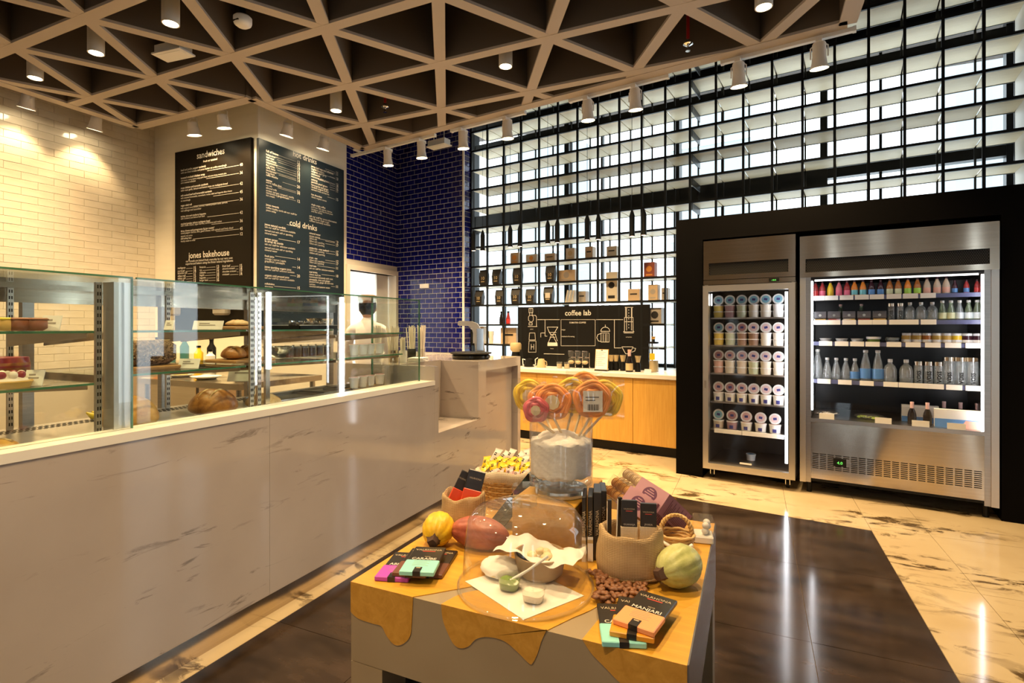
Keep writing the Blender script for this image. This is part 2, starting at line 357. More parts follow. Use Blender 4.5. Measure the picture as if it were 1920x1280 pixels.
# rest of the shell, out of view
wbk = MB(); fill_gaps = [(-1.0, -.65), (1.3, 1.75), (3.4, 4.0)]; x_ = LX  # narrow window slots added for cool fill and bright streaks in the steel
for g0_, g1_ in fill_gaps: wbk.bx(x_, g0_, BY-.15, BY, 0, ZT); x_ = g1_
wbk.bx(x_, RX_, BY-.15, BY, 0, ZT)
for g0_, g1_ in fill_gaps: wbk.bx(g0_, g1_, BY-.15, BY, 3.3, ZT)
struct(tag(wbk.build('wall_back', MT['far_wall']), 'back wall of the shop behind the viewer'))
for k_, (g0_, g1_) in enumerate(fill_gaps):
    wo = struct(tag(thing('window_%d' % (k_+2), None, None, (0, BY-.07, 0)), 'tall narrow window in the back wall behind the viewer, %s from the left' % ORD[k_])); MB().bx(g0_, g1_, -.004, .004, .02, 3.28).build('pane', MT['window_glass'], wo); boxes('window_frame', 'black_metal', wo, (g0_, g0_+.04, -.03, .03, 0, 3.3), (g1_-.04, g1_, -.03, .03, 0, 3.3))
struct(MB().bx(RX_, RX_+.15, BY, 5.2, 0, ZT).build('wall_right', MT['far_wall']))
slab = struct(MB().bx(LX-.2, RX_+.2, BY-.2, 8.2, ZT, ZT+.1).build('ceiling', MT['slab'])); tag(slab, 'dark upper ceiling slab above the coffered raft')

# ------------------------------------------------------------------ coffered raft of triangles
ZC, ZTOP = 3.40, 3.92
raft = struct(MB().bx(LX+.37, .62, -3.6, -3.5, ZC, ZTOP).build('ceiling', MT['ceiling_beam'])); tag(raft, 'taupe suspended ceiling raft of triangular coffers')
edge_d = -.39                                # edge parallel to the facade
ex0 = W(-3.52, edge_d); ex1 = W(1.18, edge_d)
poly = [(-5.93, -3.55), (.60, -3.55), (.60, 0), (ex1.x, ex1.y)]
def edge_at(x): return ex1.y+(ex0.y-ex1.y)*(x-ex1.x)/(ex0.x-ex1.x)
A1 = [(-5.93, -3.55), (.60, -3.55), (.60, 3.5), (-5.93, 3.5)]
A2 = [(-4.22, 3.5), (.60, 3.5), (.60, edge_at(.6)), (-4.22, edge_at(-4.22))]
BW = .086
def beam(a, b, w_=BW, z0=ZC, z1=ZTOP):
    a, b = Vector((*a, 0)), Vector((*b, 0)); d = b-a; L = d.length
    if L < .02: return
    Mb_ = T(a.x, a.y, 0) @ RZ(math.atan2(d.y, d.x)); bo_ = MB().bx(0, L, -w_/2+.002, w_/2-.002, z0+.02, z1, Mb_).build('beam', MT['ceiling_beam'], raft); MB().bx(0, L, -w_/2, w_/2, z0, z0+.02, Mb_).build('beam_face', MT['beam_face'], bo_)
SX, SYR, X0, Y0 = .935, .772, -4.158, 2.12
def clip_line(p, d, polys):
    segs = []
    for poly_ in polys:
        t0, t1 = -50, 50; n = len(poly_)
        for i in range(n):
            a, b = poly_[i], poly_[(i+1) % n]; nx, ny = b[1]-a[1], a[0]-b[0]; den = nx*d[0]+ny*d[1]; num = nx*(a[0]-p[0])+ny*(a[1]-p[1])
            if abs(den) < 1e-9:
                if num < 0: t0, t1 = 1, 0
                continue
            t = num/den
            if den > 0: t1 = min(t1, t)
            else: t0 = max(t0, t)
        if t1 > t0+.01: segs.append((t0, t1))
    segs.sort(); out = []
    for s_ in segs:
        if out and s_[0] <= out[-1][1]+.02: out[-1] = (out[-1][0], max(out[-1][1], s_[1]))
        else: out.append(s_)
    return [((p[0]+d[0]*a, p[1]+d[1]*a), (p[0]+d[0]*b, p[1]+d[1]*b)) for a, b in out]
for r in range(-8, 5):
    for s_ in clip_line((X0, Y0+SYR*r), (1, 0), [A1, A2]): beam(*s_)
L_ = math.hypot(SX/2, SYR)
for k in range(-12, 14):
    for sg in (1, -1):
        for s_ in clip_line((X0+SX*k, Y0), (sg*SX/2/L_, SYR/L_), [A1, A2]): beam(*s_, BW, ZC+(.0012 if sg > 0 else .0024))
outline = [(-5.93, -3.55), (.60, -3.55), (.60, edge_at(.6)), (-4.22, edge_at(-4.22)), (-4.22, 3.5), (-5.93, 3.5)]
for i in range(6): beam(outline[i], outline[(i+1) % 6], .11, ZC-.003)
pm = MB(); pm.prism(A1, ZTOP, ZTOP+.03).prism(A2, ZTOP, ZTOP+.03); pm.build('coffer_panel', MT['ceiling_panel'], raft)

# ------------------------------------------------------------------ lamps
def spot_lamp(parent, loc, aim, watts, ang, blend=.5, size=.04):
    ld = bpy.data.lights.new('lamp', 'SPOT'); ld.energy = watts; ld.color = WARM; ld.spot_size = math.radians(ang); ld.spot_blend = blend; ld.shadow_soft_size = size
    o = bpy.data.objects.new('lamp', ld); C.objects.link(o); o.parent = parent; o.location = loc
    o.rotation_euler = Vector(aim).to_track_quat('-Z', 'Y').to_euler(); return o
me_t = MB().olathe([(.047, .0), (.055, 0), (.055, .5), (.0, .5)], 20).olathe([(.047, 0), (.047, .03), (0, .03)], 20).mesh('tube', MT['white_paint'], 40); me_f = MB().cyl(.046, .008, .012, 20).mesh('lens', MT['lamp_face'])
downs = [(320, 45), (180, 100), (66, 147), (630, 208), (948, 125), (1432, 14)]
dl_lab = ['nearest the white exit light box', 'between the box light and the left wall', 'farthest left, above the white tile wall', 'in front of the blue tile wall', 'near the middle of the ceiling', 'at the right end of the ceiling']
spots_world = [(on_z(px, py, ZC-.02), dl_lab[i]) for i, (px, py) in enumerate(downs)]
spots_world += [(Vector((x, y, ZC-.02)), 'over the shop floor outside the picture') for x, y in ((-2.75, 1.1), (-1.0, 1.2), (-.6, -.2), (-2.6, -.6), (-1.4, -1.7), (-4.0, -1.0), (-.1, 2.3))]  # extra downlights added out of view as warm fill
spots_world = [(p, l if 'outside' not in l else 'outside the picture, %s in line' % ORD[i]) for i, (p, l) in enumerate(spots_world)]
for p, lb in spots_world:
    t = thing('ceiling_downlight', 'white tube downlight hanging in a coffer, '+lb, 'ceiling light', p, 0, 'tube downlights in the coffers')
    link('tube', me_t, t); link('lens', me_f, t); spot_lamp(t, (0, 0, .006-.03), (0, 0, -1), DOWN_W*(1.35 if p.x < -3.6 else 1), 125 if p.x < -3.6 else 112, .9, .045)
def spot_head(t, aim, watts, ang, r=.05, ln=.15, drop=.12):
    """track spotlight: stem, yoke, tapered can, lens"""
    q = Vector(aim).to_track_quat('-Z', 'Y').to_matrix().to_4x4(); H = T(0, 0, 0) @ q
    MB().olathe([(r*1.12, -.085), (r*1.12, -.075), (r*.95, -.06), (r*.82, .0), (r*.80, ln-.085), (r*.7, ln-.075), (0, ln-.075)], 22, H).olathe([(r*1.12, -.085), (r*.9, -.07), (0, -.07)], 22, H).build('can', MT['white_paint'], t, 40)
    MB().cyl(r*.85, -.0745, -.071, 20, H).build('lens', MT['lamp_face'], t)
    a = r*1.0; y = MB(); pts = [(-a, 0, -.01), (-a, 0, .07), (-a*.6, 0, .09), (a*.6, 0, .09), (a, 0, .07), (a, 0, -.01)]; y.tube(pts, .005, 6).build('yoke', MT['white_paint'], t)
    MB().cyl(.012, .088, .088+drop, 10).bx(-.02, .02, -.06, .06, .088+drop-.03, .088+drop).build('stem', MT['white_paint'], t)
    spot_lamp(t, q @ Vector((0, 0, -.10)), aim, watts, ang, .6, .04)
walls = [((52, 186), 'x', -6.07, 'left wall, nearest the left picture edge'), ((180, 228), 'x', -6.07, 'left wall, above the white tiles'), ((362, 238), 'y', 3.64, 'sandwich board, left one'), ((418, 224), 'y', 3.64, 'sandwich board, right one'), ((540, 240), 'x', -4.38, 'drinks board, left one'), ((608, 266), 'x', -4.38, 'drinks board, right one')]
for (px, py), ax, c, lb in walls:
    p = on_x(px, py, c) if ax == 'x' else on_y(px, py, c)
    t = thing('wall_spotlight', 'small white spotlight washing the '+lb, 'spotlight', p, 0, 'spotlights between ceiling raft and wall')
    spot_head(t, (-.28, 0, -1) if ax == 'x' else (0, .20, -1), WALL_W*(.9 if ax == 'x' else 1.3), 92 if ax == 'x' else 120, .06, .12, max(.1, ZT-p.z-.09))
tr = [(727, 283), (790, 267), (868, 250), (951, 232), (1102, 196), (1191, 176), (1385, 130), (1536, 92)]
td = -.32
tracks = [((727, 289), (818, 246)), ((846, 255), (985, 209)), ((1068, 185), (1252, 135)), ((1390, 112), (1606, 48))]
tracks = [((660, 275), (816, 246)), ((846, 240), (985, 209)), ((1068, 187), (1254, 137)), ((1352, 113), (1605, 50))]
for i, (a, b) in enumerate(tracks):
    s0, z0 = on_w(*a, td); s1, z1 = on_w(*b, td); z = ZC+.0
    t = thing('light_track', 'white lighting track along the ceiling edge, %s from the left' % ORD[i], 'light track', W((s0+s1)/2, td, z), -WA, 'lighting tracks at the ceiling edge')
    h = (s1-s0)/2; MB().bx(-h, h, -.018, .018, -.03, .0).build('rail', MT['white_plastic'], t); boxes('end_cap', 'white_plastic', t, (-h-.002, -h+.02, -.02, .02, -.033, .002), (h-.02, h+.002, -.02, .02, -.033, .002))
    boxes('bracket', 'white_plastic', t, (-h*.8, -h*.8+.02, -.10, .018, 0, .02), (h*.8, h*.8+.02, -.10, .018, 0, .02))
for i, (px, py) in enumerate(tr):
    s_, z = on_w(px, py, td); z = ZC-.03-.118
    t = thing('track_spotlight', 'white track spotlight aimed down, %s from the left along the ceiling edge' % ORD[i], 'spotlight', W(s_, td, z), -WA, 'spotlights on the ceiling edge tracks')
    spot_head(t, (0, .10 if i < 5 else .16, -1), TRACK_W, 95, .055, .17, .03)
# box lights, smoke detector, sprinklers
for (px, py), rz, lb in (((325, 104), .1, 'white box exit light hanging in a coffer at upper left'), ((823, 275), -WA, 'white box light hung on rods before the blue wall')):
    p = on_z(px, py, ZC-.0) if px < 500 else Vector(W(*[on_w(px, py, .2)[0], .2, on_w(px, py, .2)[1]]))
    t = thing('box_light', lb, 'ceiling light', p, rz)
    MB().bx(-.13, .13, -.055, .055, .012, .075).build('housing', MT['white_plastic'], t); MB().bx(-.145, .145, -.07, .07, 0, .012).build('rim', MT['white_plastic'], t); MB().bx(-.12, .12, -.045, .045, -.003, .0).build('diffuser', MT['white_card'], t)
    top = (ZTOP if px < 500 else ZT)-p.z
    for sx in (-.08, .08): MB().cyl(.005, .07, top, 8, T(sx, 0, 0)).build('rod', MT['white_plastic'], t)
p = on_z(455, 42, ZC+.0); t = thing('smoke_detector', 'round white smoke detector hanging in a ceiling coffer', 'smoke detector', p)
MB().lathe([(.0, -.03), (.035, -.03), (.055, -.015), (.06, 0), (.06, .03), (.05, .04)], 24).build('body', MT['white_plastic'], t, 40); MB().bx(-.025, .025, -.058, -.05, -.012, -.004).build('sensor_slot', MT['black'], t); MB().cyl(.02, .04, ZTOP-p.z, 12).build('stem', MT['black'], t)
for (px, py), lb in (((722, 200), 'sprinkler head on a red pipe, left one near the blue wall'), ((1290, 82), 'sprinkler head on a red pipe, right one near the window')):
    p = on_z(px, py, ZC+.0); t = thing('sprinkler', lb, 'sprinkler', p)
    MB().cyl(.012, .02, ZTOP-p.z, 12).build('pipe', MT['red_pipe'], t); MB().lathe([(.008, -.02), (.036, -.004), (.036, .004), (.014, .02), (.014, .03)], 20).build('rosette', MT['chrome'], t, 40); MB().cyl(.006, -.05, -.01, 8).cyl(.018, -.055, -.05, 14).build('deflector', MT['chrome'], t)

# ================================================================== WINDOW FACADE AND SHELVING GRID
GD, GDEP, GLZ, CELL, ROW = .94, .37, 1.55, .259, .256
S_BAR = [-2.963+CELL*i for i in range(22)]; Z_ROW = [.82+ROW*k for k in range(14)]
WM = Matrix.Translation(W(0, 0)) @ RZ(-WA)
wf = struct(MB().bx(-3.6, 5.6, GLZ+.02, GLZ+.2, 0, .80, WM).build('wall_front', MT['slab'])); tag(wf, 'low wall under the shop window')
wf2 = struct(MB().bx(-3.6, 5.6, GLZ+.02, GLZ+.2, 4.2, 4.5, WM).build('wall_front', MT['slab'])); tag(wf2, 'dark lintel above the shop window')
win = struct(thing('window_1', 'tall bright shop window behind the black shelving grid', None)); del win['label']
tag(win, 'tall bright shop window behind the black shelving grid')
mul = [on_w(1066, 300, GLZ)[0], on_w(1271, 200, GLZ)[0], on_w(1545, 150, GLZ)[0], on_w(1893, 200, GLZ)[0]]
edges = [-3.35]+mul+[mul[-1]+1.35, mul[-1]+2.7]
for i, s_ in enumerate(edges): MB().bx(s_-.032, s_+.032, GLZ-.06, GLZ+.06, .8, 4.2, WM).build('mullion', MT['black_metal'], win)
for i in range(len(edges)-1):
    a, b = edges[i]+.03, edges[i+1]-.03; thick = b < mul[2]+.02
    MB().bx(a, b, GLZ-.05, GLZ+.05, 2.66 if thick else 2.80, 2.90, WM).build('transom', MT['black_metal'], win)
    for q0, q1 in ((3.86, 3.93), (4.12, 4.2), (.8, .86)): MB().bx(a, b, GLZ-.05, GLZ+.05, q0, q1, WM).build('transom', MT['black_metal'], win)
    m_ = a+(b-a)*.33; MB().bx(m_-.012, m_+.012, GLZ-.03, GLZ+.03, .86, 4.12, WM).build('glazing_bar', MT['black_metal'], win)
    MB().bx(a, b, GLZ-.005, GLZ+.005, .86, 4.12, WM).build('pane', MT['window_glass'], win)
su = thing('shelving_grid', 'tall black steel shelving grid with pale boards in front of the window', 'shelving', W(0, GD), -WA)
pz0 = .83
post = {}
def gbox(x0, x1, y0, y1, z0, z1, m, name): MB().bx(x0, x1, y0, y1, z0, z1).build(name, MT[m], su)
PX0 = .0                                     # black fridge surround begins here: grid above it only
for i, s_ in enumerate(S_BAR):
    z0 = .83 if s_ < PX0-.02 else 2.26
    gbox(s_-.011, s_+.011, -.011, .011, z0, 4.40, 'black_metal', 'upright'); gbox(s_-.008, s_+.008, GDEP-.016, GDEP, z0, 4.40, 'black_metal', 'rear_upright')
skip = set()
for k in (9, 10, 11, 12):                    # the coffee lab board takes the middle of the two lowest rows
    pass
for k, z in enumerate(Z_ROW):
    if z < 1.5:                              # open side bays left and right of the coffee lab board
        runs = [(0, 3), (9, 10)] if k > 0 else []
    elif z < 2.2: runs = [(0, 11)]
    else: runs = [(0, 21)]
    for a, b in runs:
        s0, s1 = S_BAR[a], (S_BAR[b] if b < 11 else min(S_BAR[b], -.01) if z < 2.2 else S_BAR[b])
        gbox(s0, s1, -.012, .012, z-.024, z, 'black_metal', 'front_rail'); gbox(s0, s1, GDEP-.012, GDEP, z-.02, z, 'black_metal', 'rear_rail')
        for j in range(a, b):
            x0, x1 = S_BAR[j]+.006, min(S_BAR[j+1]-.006, s1)
            if z in Z_ROW[4:5] and 5 <= j <= 6 and False: continue
            gbox(x0, x1, .012, GDEP-.012, z-.016, z-.002, 'shelf_wood', 'shelf_board')
for z in Z_ROW[5:]:                          # stiffening gussets where two frames meet
    gbox(S_BAR[11]+.012, S_BAR[11]+.02, .012, GDEP-.012, z-.09, z-.016, 'black_metal', 'gusset')
gbox(S_BAR[21]-.004, S_BAR[21]+.012, .012, GDEP, 2.26, 4.40, 'white_paint', 'end_panel')
# pale towers outside
for i, (px, top, wd, dist) in enumerate(((1330, 60, 2.6, 14), (1000, 250, 3.0, 16), (1860, 40, 1.4, 13))):
    s_, z = on_w(px, top, dist); t = thing('tower_block', 'pale grey tower outside the window, ' + ['behind the middle of the grid', 'low behind the coffee bags', 'at the far right'][i], 'building', W(s_, dist), -WA)
    MB().bx(-wd/2, wd/2, 0, 3, -3, z).build('wall', mat('tower_%d' % i, (.32, .36, .37), .8), t)
    for r in range(5):
        MB().bx(-wd/2-.02, wd/2+.02, -.06, 0, z-.6-1.6*r, z-.45-1.6*r).build('floor_band', MT['white_paint'], t)
# ================================================================== FRIDGE SURROUND
sr = thing('fridge_surround', 'matt black built-in surround around the two steel fridges', 'surround', W(0, 0), -WA)
F1, F2, F3, F4 = .239, .939, .969, 2.146
MB().bx(0, F1-.012, 0, .9, 0, 2.24).build('side_panel', MT['black_panel'], sr); MB().bx(F4+.012, 2.95, 0, .9, 0, 2.24).build('side_panel', MT['black_panel'], sr)
MB().bx(F1-.012, F4+.012, 0, .9, 2.05, 2.24).build('top_panel', MT['black_panel'], sr); MB().bx(F1-.012, F4+.012, .8, .9, 0, 2.05).build('back_panel', MT['black_panel'], sr)
def hexgrille(x0, x1, z0, z1, y, parent):
    MB().bx(x0, x1, y+.004, y+.012, z0, z1).build('grille_back', MT['black'], parent)
    g = MB(); pitch = .0125; r = 0; z = z0+.006
    while z < z1-.004:
        x = x0+.006+(pitch/2 if r % 2 else 0)
        while x < x1-.005:
            g.lathe([(.0022, 0), (.0048, .003)], 6, T(x, y+.0035, z) @ RX(PI/2)); x += pitch
        z += .011; r += 1
    stuff(g.build('grille_mesh', mat('grille_rim', (.05, .045, .04), .4, .5) if 'grille_rim' not in MT else MT['grille_rim'], parent))
def caster(parent, x, y):
    c = MB().cyl(.03, -.011, .011, 16, T(x, y, .032) @ RY(PI/2)).build('caster_wheel', MT['black'], parent, 40)
    MB().bx(x-.018, x-.013, y-.02, y+.02, .03, .085).bx(x+.013, x+.018, y-.02, y+.02, .03, .085).bx(x-.02, x+.02, y-.025, y+.025, .08, .09).build('caster_fork', MT['chrome'], c)
# ---- upright freezer
fz = thing('upright_freezer', 'narrow steel upright freezer with one lit glass door', 'freezer', W(F1, 0), -WA); fw = F2-F1
boxes('side_wall', 'steel_soft', fz, (0, .03, .02, .70, .09, 1.66), (fw-.03, fw, .02, .70, .09, 1.66))
MB().bx(.03, fw-.03, .66, .70, .09, 1.66).bx(.03, fw-.03, .02, .66, .09, .13).bx(.03, fw-.03, .02, .66, 1.63, 1.66).build('liner', mat('liner_dark', (.045, .036, .03), .35, .2), fz)
h = MB(); gz0, gz1 = 1.735, 1.838; h.bx(0, fw, -.02, .60, gz1, 2.03).bx(0, fw, -.02, .60, 1.697, gz0).bx(0, .045, -.02, .6, gz0, gz1).bx(fw-.05, fw, -.02, .6, gz0, gz1)
h.build('header', MT['steel'], fz); hexgrille(.045, fw-.05, gz0, gz1, -.012, fz)
hb = MB().bx(0, fw, -.025, .60, 1.655, 1.692).build('control_strip', MT['steel'], fz); MB().bx(fw*.73, fw*.73+.075, -.029, -.025, 1.66, 1.688).build('display', MT['black'], hb); text('-18.0', .017, MT['display_green'], hb, T(fw*.73+.035, -.0295, 1.668) @ RX(PI/2))
dr = MB(); dz0, dz1 = .092, 1.648; b_ = .045
dr.bx(0, b_, -.045, .012, dz0, dz1).bx(fw-b_, fw, -.045, .012, dz0, dz1).bx(b_, fw-b_, -.045, .012, dz1-.05, dz1).bx(b_, fw-b_, -.045, .012, dz0, dz0+.05)
door = dr.build('door', mat('alu', (.62, .58, .53), .32, .9), fz); MB().bx(b_, fw-b_, -.02, -.012, dz0+.05, dz1-.05).build('pane', MT['door_glass'], door)
MB().bx(fw*.42, fw*.55, -.047, -.044, dz0+.075, dz0+.088).build('sticker', MT['white_card'], door); MB().bx(.012, .03, -.05, -.045, .78, .84).build('lock', MT['chrome'], door)
MB().bx(fw-.078, fw-.06, .03, .045, .2, 1.58).build('light_strip', MT['led'], fz); MB().bx(.05, .06, .03, .04, 1.48, 1.58).build('light_strip', MT['led_soft'], fz)
for x in (.06, fw-.06):
    for y in (.06, .6): caster(fz, x, y)
rowz = [on_w(1400, y, .16)[1] for y in (595, 647, 700, 754, 806)]
for z in rowz: MB().bx(.035, fw-.085, .08, .62, z-.012, z).build('wire_shelf', MT['steel_soft'], fz)
for a, b in ((.07, .29), (.295, fw-.09)): MB().bx(a, b, .066, .08, rowz[4]-.03, rowz[4]+.004).build('price_rail', MT['white_card'], fz)
# ---- ice cream tubs
def tubmat(n, c): return MT.get(n) or mat(n, c, .35, sub=.1)
tub_cols = {'yellow': (.72, .55, .13), 'mauve': (.42, .24, .25), 'green': (.55, .60, .42), 'cream': (.75, .70, .60), 'white': (.80, .79, .76), 'brown': (.30, .19, .14), 'tan': (.62, .52, .40), 'pink': (.70, .45, .40)}
lid_cols = {'blue': (.23, .48, .60), 'rose': (.68, .42, .42), 'plum': (.48, .24, .25), 'palerose': (.78, .56, .55)}
for n, c in tub_cols.items(): tubmat('tub_'+n, c)
for n, c in lid_cols.items(): tubmat('lid_'+n, c)
mat('tub_label', (.05, .05, .22), .4)
TB = {}
def tub_mesh(r, h):
    k = (r, h)
    if k not in TB:
        TB[k] = (MB().lathe([(r*.84, 0), (r*.95, h*.86), (r*.95, h*.88)], 18), MB().lathe([(r*1.0, h*.86), (r*1.02, h*.9), (r*1.0, h), (r*.93, h*1.0), (r*.9, h*.975)], 18), MB().cyl(r*.72, h*.985, h*1.0, 16))
    return TB[k]
MC = {}
def mc(key, mb, m, sm=40):
    if key not in MC: MC[key] = mb.mesh(key[0], MT[m], sm)
    return MC[key]
def tub(label, loc, r, h, col, lid, rz=0, tilt=None, group=None, stamp=True, front=False):
    M = Matrix.Translation(loc) @ RZ(-WA+rz)
    if tilt is not None: M = Matrix.Translation(loc) @ RZ(-WA) @ T(0, 0, r) @ RX(tilt) @ RZ(rz) @ T(0, 0, -h)
    t = thing('ice_cream_tub', label, 'tub', group=group, M=M); b, l, d = tub_mesh(r, h)
    link('body', mc(('body', r, h, col), b, 'tub_'+col), t); ll = link('lid', mc(('lid', r, h, 'w'), l, 'tub_white'), t)
    link('lid_print', mc(('print', r, h, lid), d, 'lid_'+lid), ll)
    if stamp: link('logo', mc(('logo', r, h), MB().bx(-r*.3, r*.3, -r*.22, r*.22, h, h+.0008), 'tub_label', 0), ll)
    if front: link('label_patch', mc(('patch', r, h), MB().lathe([(r*.93, h*.1), (r*.965, h*.5)], 5, RZ(-PI/2-.35), 0, .7), 'tub_label', 0), t)
    return t
RN = ['top', 'second', 'third', 'fourth', 'fifth']
rows = [([1353, 1377, 1400, 1424, 1449, 1470], ['yellow', 'mauve', 'green', 'cream', 'cream', 'white'], ['blue']*6),
        ([1350, 1377, 1400, 1423, 1447, 1468], ['yellow', 'green', 'brown', 'brown', 'white', 'white'], ['blue', 'rose', 'plum', 'palerose', 'palerose', 'palerose']),
        ([1354, 1375, 1396, 1417, 1441, 1466], ['pink', 'cream', 'tan', 'green', 'cream', 'white'], ['plum', 'rose', 'rose', 'palerose', 'palerose', 'palerose']),
        ([1349, 1372, 1396, 1421, 1446, 1469], ['white', 'cream', 'cream', 'white', 'white', 'white'], ['rose', 'plum', 'rose', 'palerose', 'palerose', 'palerose']),
        ([1353, 1379, 1404, 1431, 1458], ['tan', 'mauve', 'cream', 'white', 'white'], ['blue', 'plum', 'rose', 'palerose', 'palerose'])]
for ri, (xs, cs, ls) in enumerate(rows):
    for ci, px in enumerate(xs):
        s_ = F1+.088+(.0945*ci if len(xs) == 6 else .112*ci)+random.uniform(-.002, .002); z = rowz[ri]+.0005; wh = '%s from left, %s freezer shelf' % (ORD[ci], RN[ri])
        if ri < 3:
            r, h = .044, .054
            tub('lower of two stacked %s tubs, %s' % (cs[ci], wh), W(s_, .16, z), r, h, cs[ci], ls[ci], stamp=False, group='stacked tubs in the freezer')
            tub('upper of two stacked %s tubs, %s' % (cs[ci], wh), W(s_, .16, z+h), r, h, cs[ci], ls[ci], stamp=False, group='stacked tubs in the freezer'); zz = z+2*h
        else:
            r, h = (.0455, .075) if ri == 3 else (.047, .07)
            tub('%s ice cream bucket with dark label, %s' % (cs[ci], wh), W(s_, .16, z), r, h, cs[ci], ls[ci], stamp=False, front=True, group='buckets in the freezer'); zz = z+h
        r = .044 if ri < 3 else .0455
        tub('tub tipped forward showing its %s lid, %s' % ({'palerose': 'pale rose'}.get(ls[ci], ls[ci]), wh), W(s_, .155, zz), r, .054, cs[ci], ls[ci], rz=random.uniform(-.25, .25), tilt=1.38, group='tipped tubs in the freezer')
s_, z = on_w(1408, 848, .3); tub('single white ice cream tub left on the freezer floor', W(s_, .3, .1305), .04, .055, 'white', 'blue')

# ---- open drinks chiller
ch = thing('open_drinks_chiller', 'wide steel open-front drinks chiller full of bottles', 'chiller', W(F3, 0), -WA); cw = F4-F3
g0, g1 = 1.722, 1.826; h = MB(); h.bx(0, cw, -.02, .7, g1, 2.005).bx(0, cw, -.02, .7, 1.683, g0).bx(0, .04, -.02, .7, g0, g1).bx(cw-.05, cw, -.02, .7, g0, g1)
h.build('header', MT['steel'], ch); hexgrille(.04, cw-.05, g0, g1, -.012, ch)
zb = on_w(1523, 783, 0)[1]
boxes('side_wall', 'alu', ch, (0, .04, -.012, .7, .085, 1.683), (cw-.04, cw, -.012, .7, .085, 1.683)); boxes('inner_jamb', 'steel_soft', ch, (.04, .075, .0, .7, .085, 1.683), (cw-.075, cw-.04, .0, .7, .085, 1.683))
MB().bx(.075, cw-.075, .62, .7, zb, 1.683).bx(.075, cw-.075, .0, .7, 1.665, 1.683).build('liner', mat('liner_black', (.02, .018, .018), .3, .3), ch)
vz0, vz1 = .20, .325
lp = MB().bx(.075, cw-.075, -.004, .7, .12, zb-.03).build('lower_panel', MT['steel'], ch)
MB().bx(.075, cw-.075, -.012, .62, zb-.03, zb).build('deck_lip', MT['steel_soft'], ch); MB().bx(.075, cw-.075, .0, .7, .10, .12).build('base_rail', MT['black'], ch)
sl = MB()
ncol = 20
for i in range(ncol):
    x0 = .082+(cw-.164)*i/ncol
    for j in range(9):
        z = vz0+(vz1-vz0)*j/9
        if i in (3, 4) and 3 <= j <= 6: continue
        sl.bx(x0+.004, x0+(cw-.164)/ncol-.006, -.0055, -.0035, z, z+.006)
stuff(sl.build('vent_slots', MT['black'], lp)); MB().bx(.225, .31, -.008, -.004, vz0+.035, vz0+.095).build('display', MT['black'], lp); text('4.0', .03, MT['display_green'], lp, T(.268, -.0085, vz0+.052) @ RX(PI/2))
for x in (.078, cw-.09): MB().bx(x, x+.012, .0, .012, zb+.06 if x < .5 else zb-.0, 1.655).build('light_strip', MT['led'], ch)
MB().bx(.1, cw-.1, .03, .045, 1.655, 1.664).build('light_strip', MT['led_soft'], ch)
MB().bx(.08, cw-.08, .005, .011, zb, zb+.13).build('front_glass', MT['door_glass'], ch)
for x in (.06, cw-.06):
    for y in (.05, .6): MB().cyl(.018, 0, .1, 10, T(x, y, 0)).build('foot', MT['black'], ch)
CH_Z = [on_w(1526, y, .1)[1] for y in (556, 601, 640, 710)]
for z in CH_Z:
    MB().bx(.08, cw-.08, .10, .6, z-.014, z-.002).build('shelf', MT['black_metal'], ch); MB().bx(.08, cw-.08, .088, .10, z-.03, z).build('price_rail', mat('rail_blue', (.10, .11, .22), .35) if 'rail_blue' not in MT else MT['rail_blue'], ch)
def card(label, px, k, wpx, group='shelf price cards in the chiller'):
    s_ = on_w(px, 600, .085)[0]-F3; z = CH_Z[k]-.03 if k < 4 else 0
    wv = wpx*.0037
    MB().bx(s_-wv/2, s_+wv/2, .082, .087, z-.002, z+.034).build('price_card', MT['white_card'], ch)
for k, xs in enumerate(([1534, 1559, 1587, 1616, 1644, 1676, 1707, 1740], [1538, 1563, 1592, 1622, 1649, 1681, 1708, 1741], [1548, 1578, 1607, 1636, 1676, 1712, 1749, 1787, 1826], [1545, 1584, 1625, 1670, 1699, 1727, 1755, 1789, 1826])):
    for px in xs: card('', px, k, 24)
# bottles and jars: profiles in metres
def lerp_mat(n, c, **k): return MT.get(n) or mat(n, c, **k)
for n, c in (('j_red', (.35, .03, .03)), ('j_pink', (.75, .18, .22)), ('j_orange', (.80, .25, .03)), ('j_yellow', (.85, .55, .03)), ('j_amber', (.45, .15, .03)), ('j_pale', (.62, .48, .36)), ('j_dark', (.05, .01, .02)), ('j_green', (.30, .42, .06)), ('l_pink', (.85, .15, .25)), ('l_lime', (.45, .75, .10)), ('l_cream', (.75, .75, .45)), ('l_blue', (.12, .30, .65)), ('l_teal', (.20, .60, .65)), ('l_salmon', (.80, .42, .32)), ('l_red', (.65, .05, .05)), ('l_white', (.85, .82, .78)), ('mustard', (.62, .38, .08)), ('pesto', (.18, .28, .05)), ('foil_pink', (.75, .48, .45)), ('wine_glass_dark', (.012, .008, .008)), ('choc_lid', (.12, .11, .12)), ('cap_white', (.8, .8, .8))):
    lerp_mat(n, c, rough=.25)
mat('water', (.75, .82, .84), .08, spec=.8)
glass('bottle_glass', (.90, .95, .96), .10, .04, .22); glass('bottle_green', (.80, .92, .78), .10, .04, .25, (.55, .65, .45))
